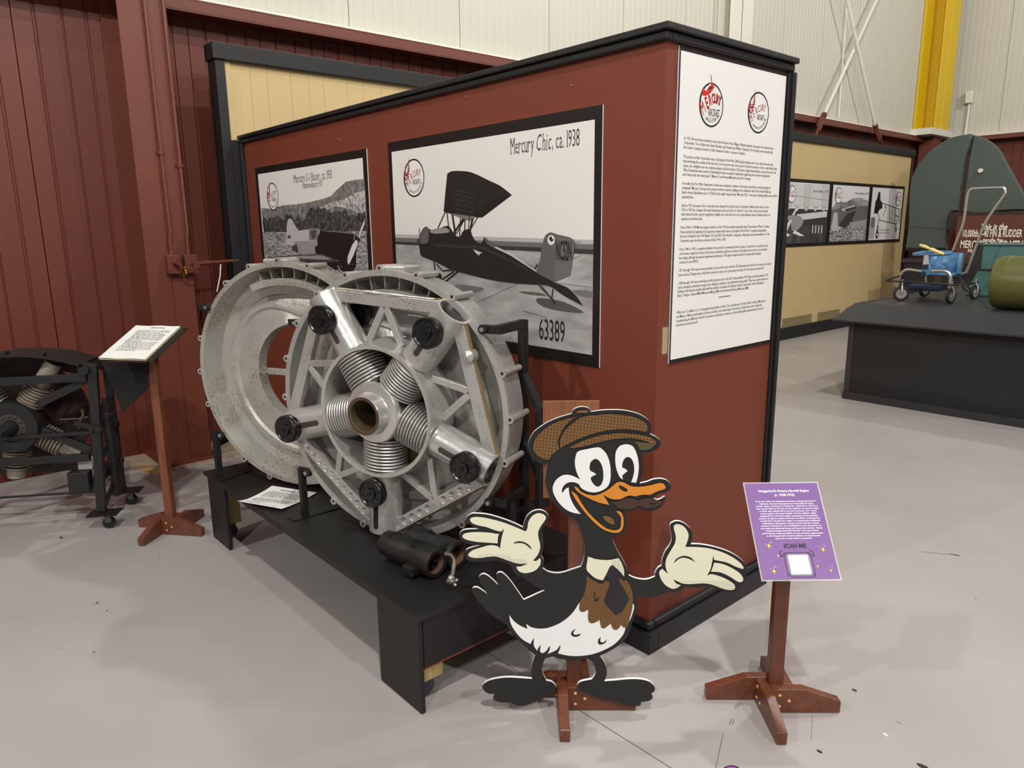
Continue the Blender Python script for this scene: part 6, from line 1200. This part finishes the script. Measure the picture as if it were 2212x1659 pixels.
# ------------------------------------------------------------------ teal cabinet behind the tank
TEA = smat('teal_paint', (72, 112, 108), rough=.45, var=.12, scale=5)
root = thing('teal_cabinet', 'teal metal cabinet with grilled top behind the olive tank', 'cabinet', (.0, 7.2, ZT))
p = Q(1130, 775, 7.0); bq = Q(1080, 1000, 7.0)
m = MB(); m.prism([(bq.x-.08, 7.0, ZT+.003), (2.0, 7.0, ZT+.003), (2.0, 7.0, p.z), (p.x, 7.0, p.z), (bq.x+.03, 7.0, ZT+.30)], (0, .6, 0)); m.build('body', TEA, root, bevel=.01)
m = MB(); m.bb((p.x-.02, 6.985, p.z), (2.0, 7.6, p.z+.012)); g = m.build('top_frame', TEA, root)
for i in range(16):
    x = p.x+.2+i*.07; m = MB(); m.bb((x, 7.02, p.z+.0125), (x+.035, 7.5, p.z+.022)); m.build('grille_slat', smat('grille_grey', (124, 130, 126), rough=.4), g)
m = MB(); m.bb((bq.x-.06, 6.992, ZT+.28), (bq.x+.20, 6.999, ZT+.30)); m.bb((bq.x-.05, 6.99, ZT+.30), (bq.x+.05, 6.999, ZT+.58)); m.build('edge_strip', WIR, root)
# ------------------------------------------------------------------ fin and rudder with its painted sign
GRN = smat('olive_drab_grey', (76, 86, 80), rough=.6, var=.08, scale=2); k7 = crop(1640, 0, .36157)
root = thing('fin_plinth', 'black plinth carrying the grey-green aircraft fin', 'plinth', (-2.2, 11.6, 0))
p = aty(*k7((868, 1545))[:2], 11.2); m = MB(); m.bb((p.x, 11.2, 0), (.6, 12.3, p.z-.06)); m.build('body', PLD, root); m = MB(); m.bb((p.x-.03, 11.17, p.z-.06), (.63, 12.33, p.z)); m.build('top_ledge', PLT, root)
zp = p.z
root = thing('aircraft_fin', 'tall rounded grey-green aircraft fin and rudder standing on the plinth', 'aircraft fin', (-2.6, 11.75, zp))
YF = 11.7
def K(pts, Y=YF): return [aty(*k7(q)[:2], Y) for q in pts]
def slab(name, pts, th, mt, k=3):
    c = [k7(q) for q in pts]; P_ = [aty(q.x, q.y, YF) for q in corner_curve(c, k)]; m = MB(); n = len(P_); cx_ = sum(p.x for p in P_)/n; cz_ = sum(p.z for p in P_)/n
    ins = [V((cx_+(p.x-cx_)*.93, YF-th, cz_+(p.z-cz_)*.95)) for p in P_]; bk = [p+V((0, th*.6, 0)) for p in P_]
    tr = geometry.tessellate_polygon([ins]); m.add(ins, [tuple(t) for t in tr]); m.add(P_+ins, [(i, (i+1) % n, n+(i+1) % n, n+i) for i in range(n)]); m.add(P_+bk, [((i+1) % n, i, n+i, n+(i+1) % n) for i in range(n)]); m.add(bk, [tuple(t)[::-1] for t in geometry.tessellate_polygon([bk])])
    return m.build(name, mt, root, smooth=50)
slab('fin', [(872, 1495, 1), (892, 1340), (905, 1100), (935, 1010), (990, 930), (1060, 870), (1150, 822), (1240, 803), (1275, 806), (1270, 870), (1245, 930, 1), (1200, 1262, 1), (1150, 1275), (1130, 1365), (1122, 1497, 1), (1000, 1500)], .07, GRN)
slab('rudder', [(1262, 900, 1), (1272, 862), (1282, 806, 1), (1330, 818), (1390, 850), (1440, 900), (1490, 990), (1590, 1170), (1650, 1300), (1600, 1262), (1450, 1265), (1330, 1282), (1210, 1272, 1)], .06, GRN)
p = K([(1326, 1020)], YF-.08)[0]; m = MB(); m.cyl(p, p+V((0, -.05, 0)), .035, 10); m.build('trim_fitting', WHT, root)
a, b = K([(890, 1350)])[0], K([(1120, 1362)])[0]; m = MB(); m.bar((a.x+.03, YF-.075, a.z), (b.x, YF-.075, b.z), .012, .025); m.build('seam_strip', GRN, root)
m = MB(); q = K([(1135, 1270), (1160, 1370)], YF-.1); m.bb((q[0].x, YF-.12, q[1].z), (q[1].x+.1, YF-.02, q[0].z)); m.build('hinge_bracket', smat('dark_bracket', (52, 34, 30), rough=.6), root)
root = thing('painted_sign', 'brown painted sign with white lettering below the rudder', 'sign', (-2.0, 11.35, zp))
SGN = smat('sign_brown', (96, 50, 38), rough=.6, var=.1, scale=2); YS_ = 11.4
a, b = K([(1195, 1285)], YS_)[0], K([(1170, 1535)], YS_)[0]; xr = a.x+1.95
m = MB(); m.bb((a.x-.02, YS_, zp+.0), (xr, YS_+.03, a.z)); m.build('sign_board', SGN, root)
m = MB(); m.bb((a.x-.02, YS_-.01, a.z-.0), (xr, YS_+.03, a.z+.04)); m.build('frame', WIR, root)
fs_ = lambda x, z, l: V((x, YS_-.003-l, z)); m = MB()
for (x0, y0, x1, txt, sz, sh) in ((1318, 1372, 1482, 'This is the', .13, .35), (1210, 1415, 1570, "10,000th P-40 FIN & RUDDER", .165, 0), (1330, 1445, 1455, 'made by', .085, .35), (1198, 1480, 1620, 'MERCURY AIRCRAFT Inc.', .17, 0), (1245, 1506, 1560, 'HAMMONDSPORT N.Y.', .075, 0)):
    p, q = K([(x0, y0)], YS_)[0], K([(x1, y0)], YS_)[0]; put_text(m, fs_, txt, sz, p.x, p.z, width=q.x-p.x, lift=0, shear=sh, bold=.004, res=2)
m.build('white_lettering', smat('sign_white', (236, 230, 214), rough=.6), root)
# ------------------------------------------------------------------ purple floor sticker just entering at the bottom
root = thing('floor_sticker', 'purple floor sticker edge at the bottom of the picture', 'sticker', tuple(onfloor(1580, 1672)))
for rgb, nm, r0, z in (((38, 26, 44), 'sticker_outline', 1.0, .0006), ((150, 84, 178), 'sticker_face', .86, .0010)):
    m = MB(); fill(m, [onfloor(1580+24*r0*math.cos(t*.2618), 1672+19*r0*math.sin(t*.2618), z) for t in range(24)]); m.build(nm, smat(nm, rgb, rough=.5), root)
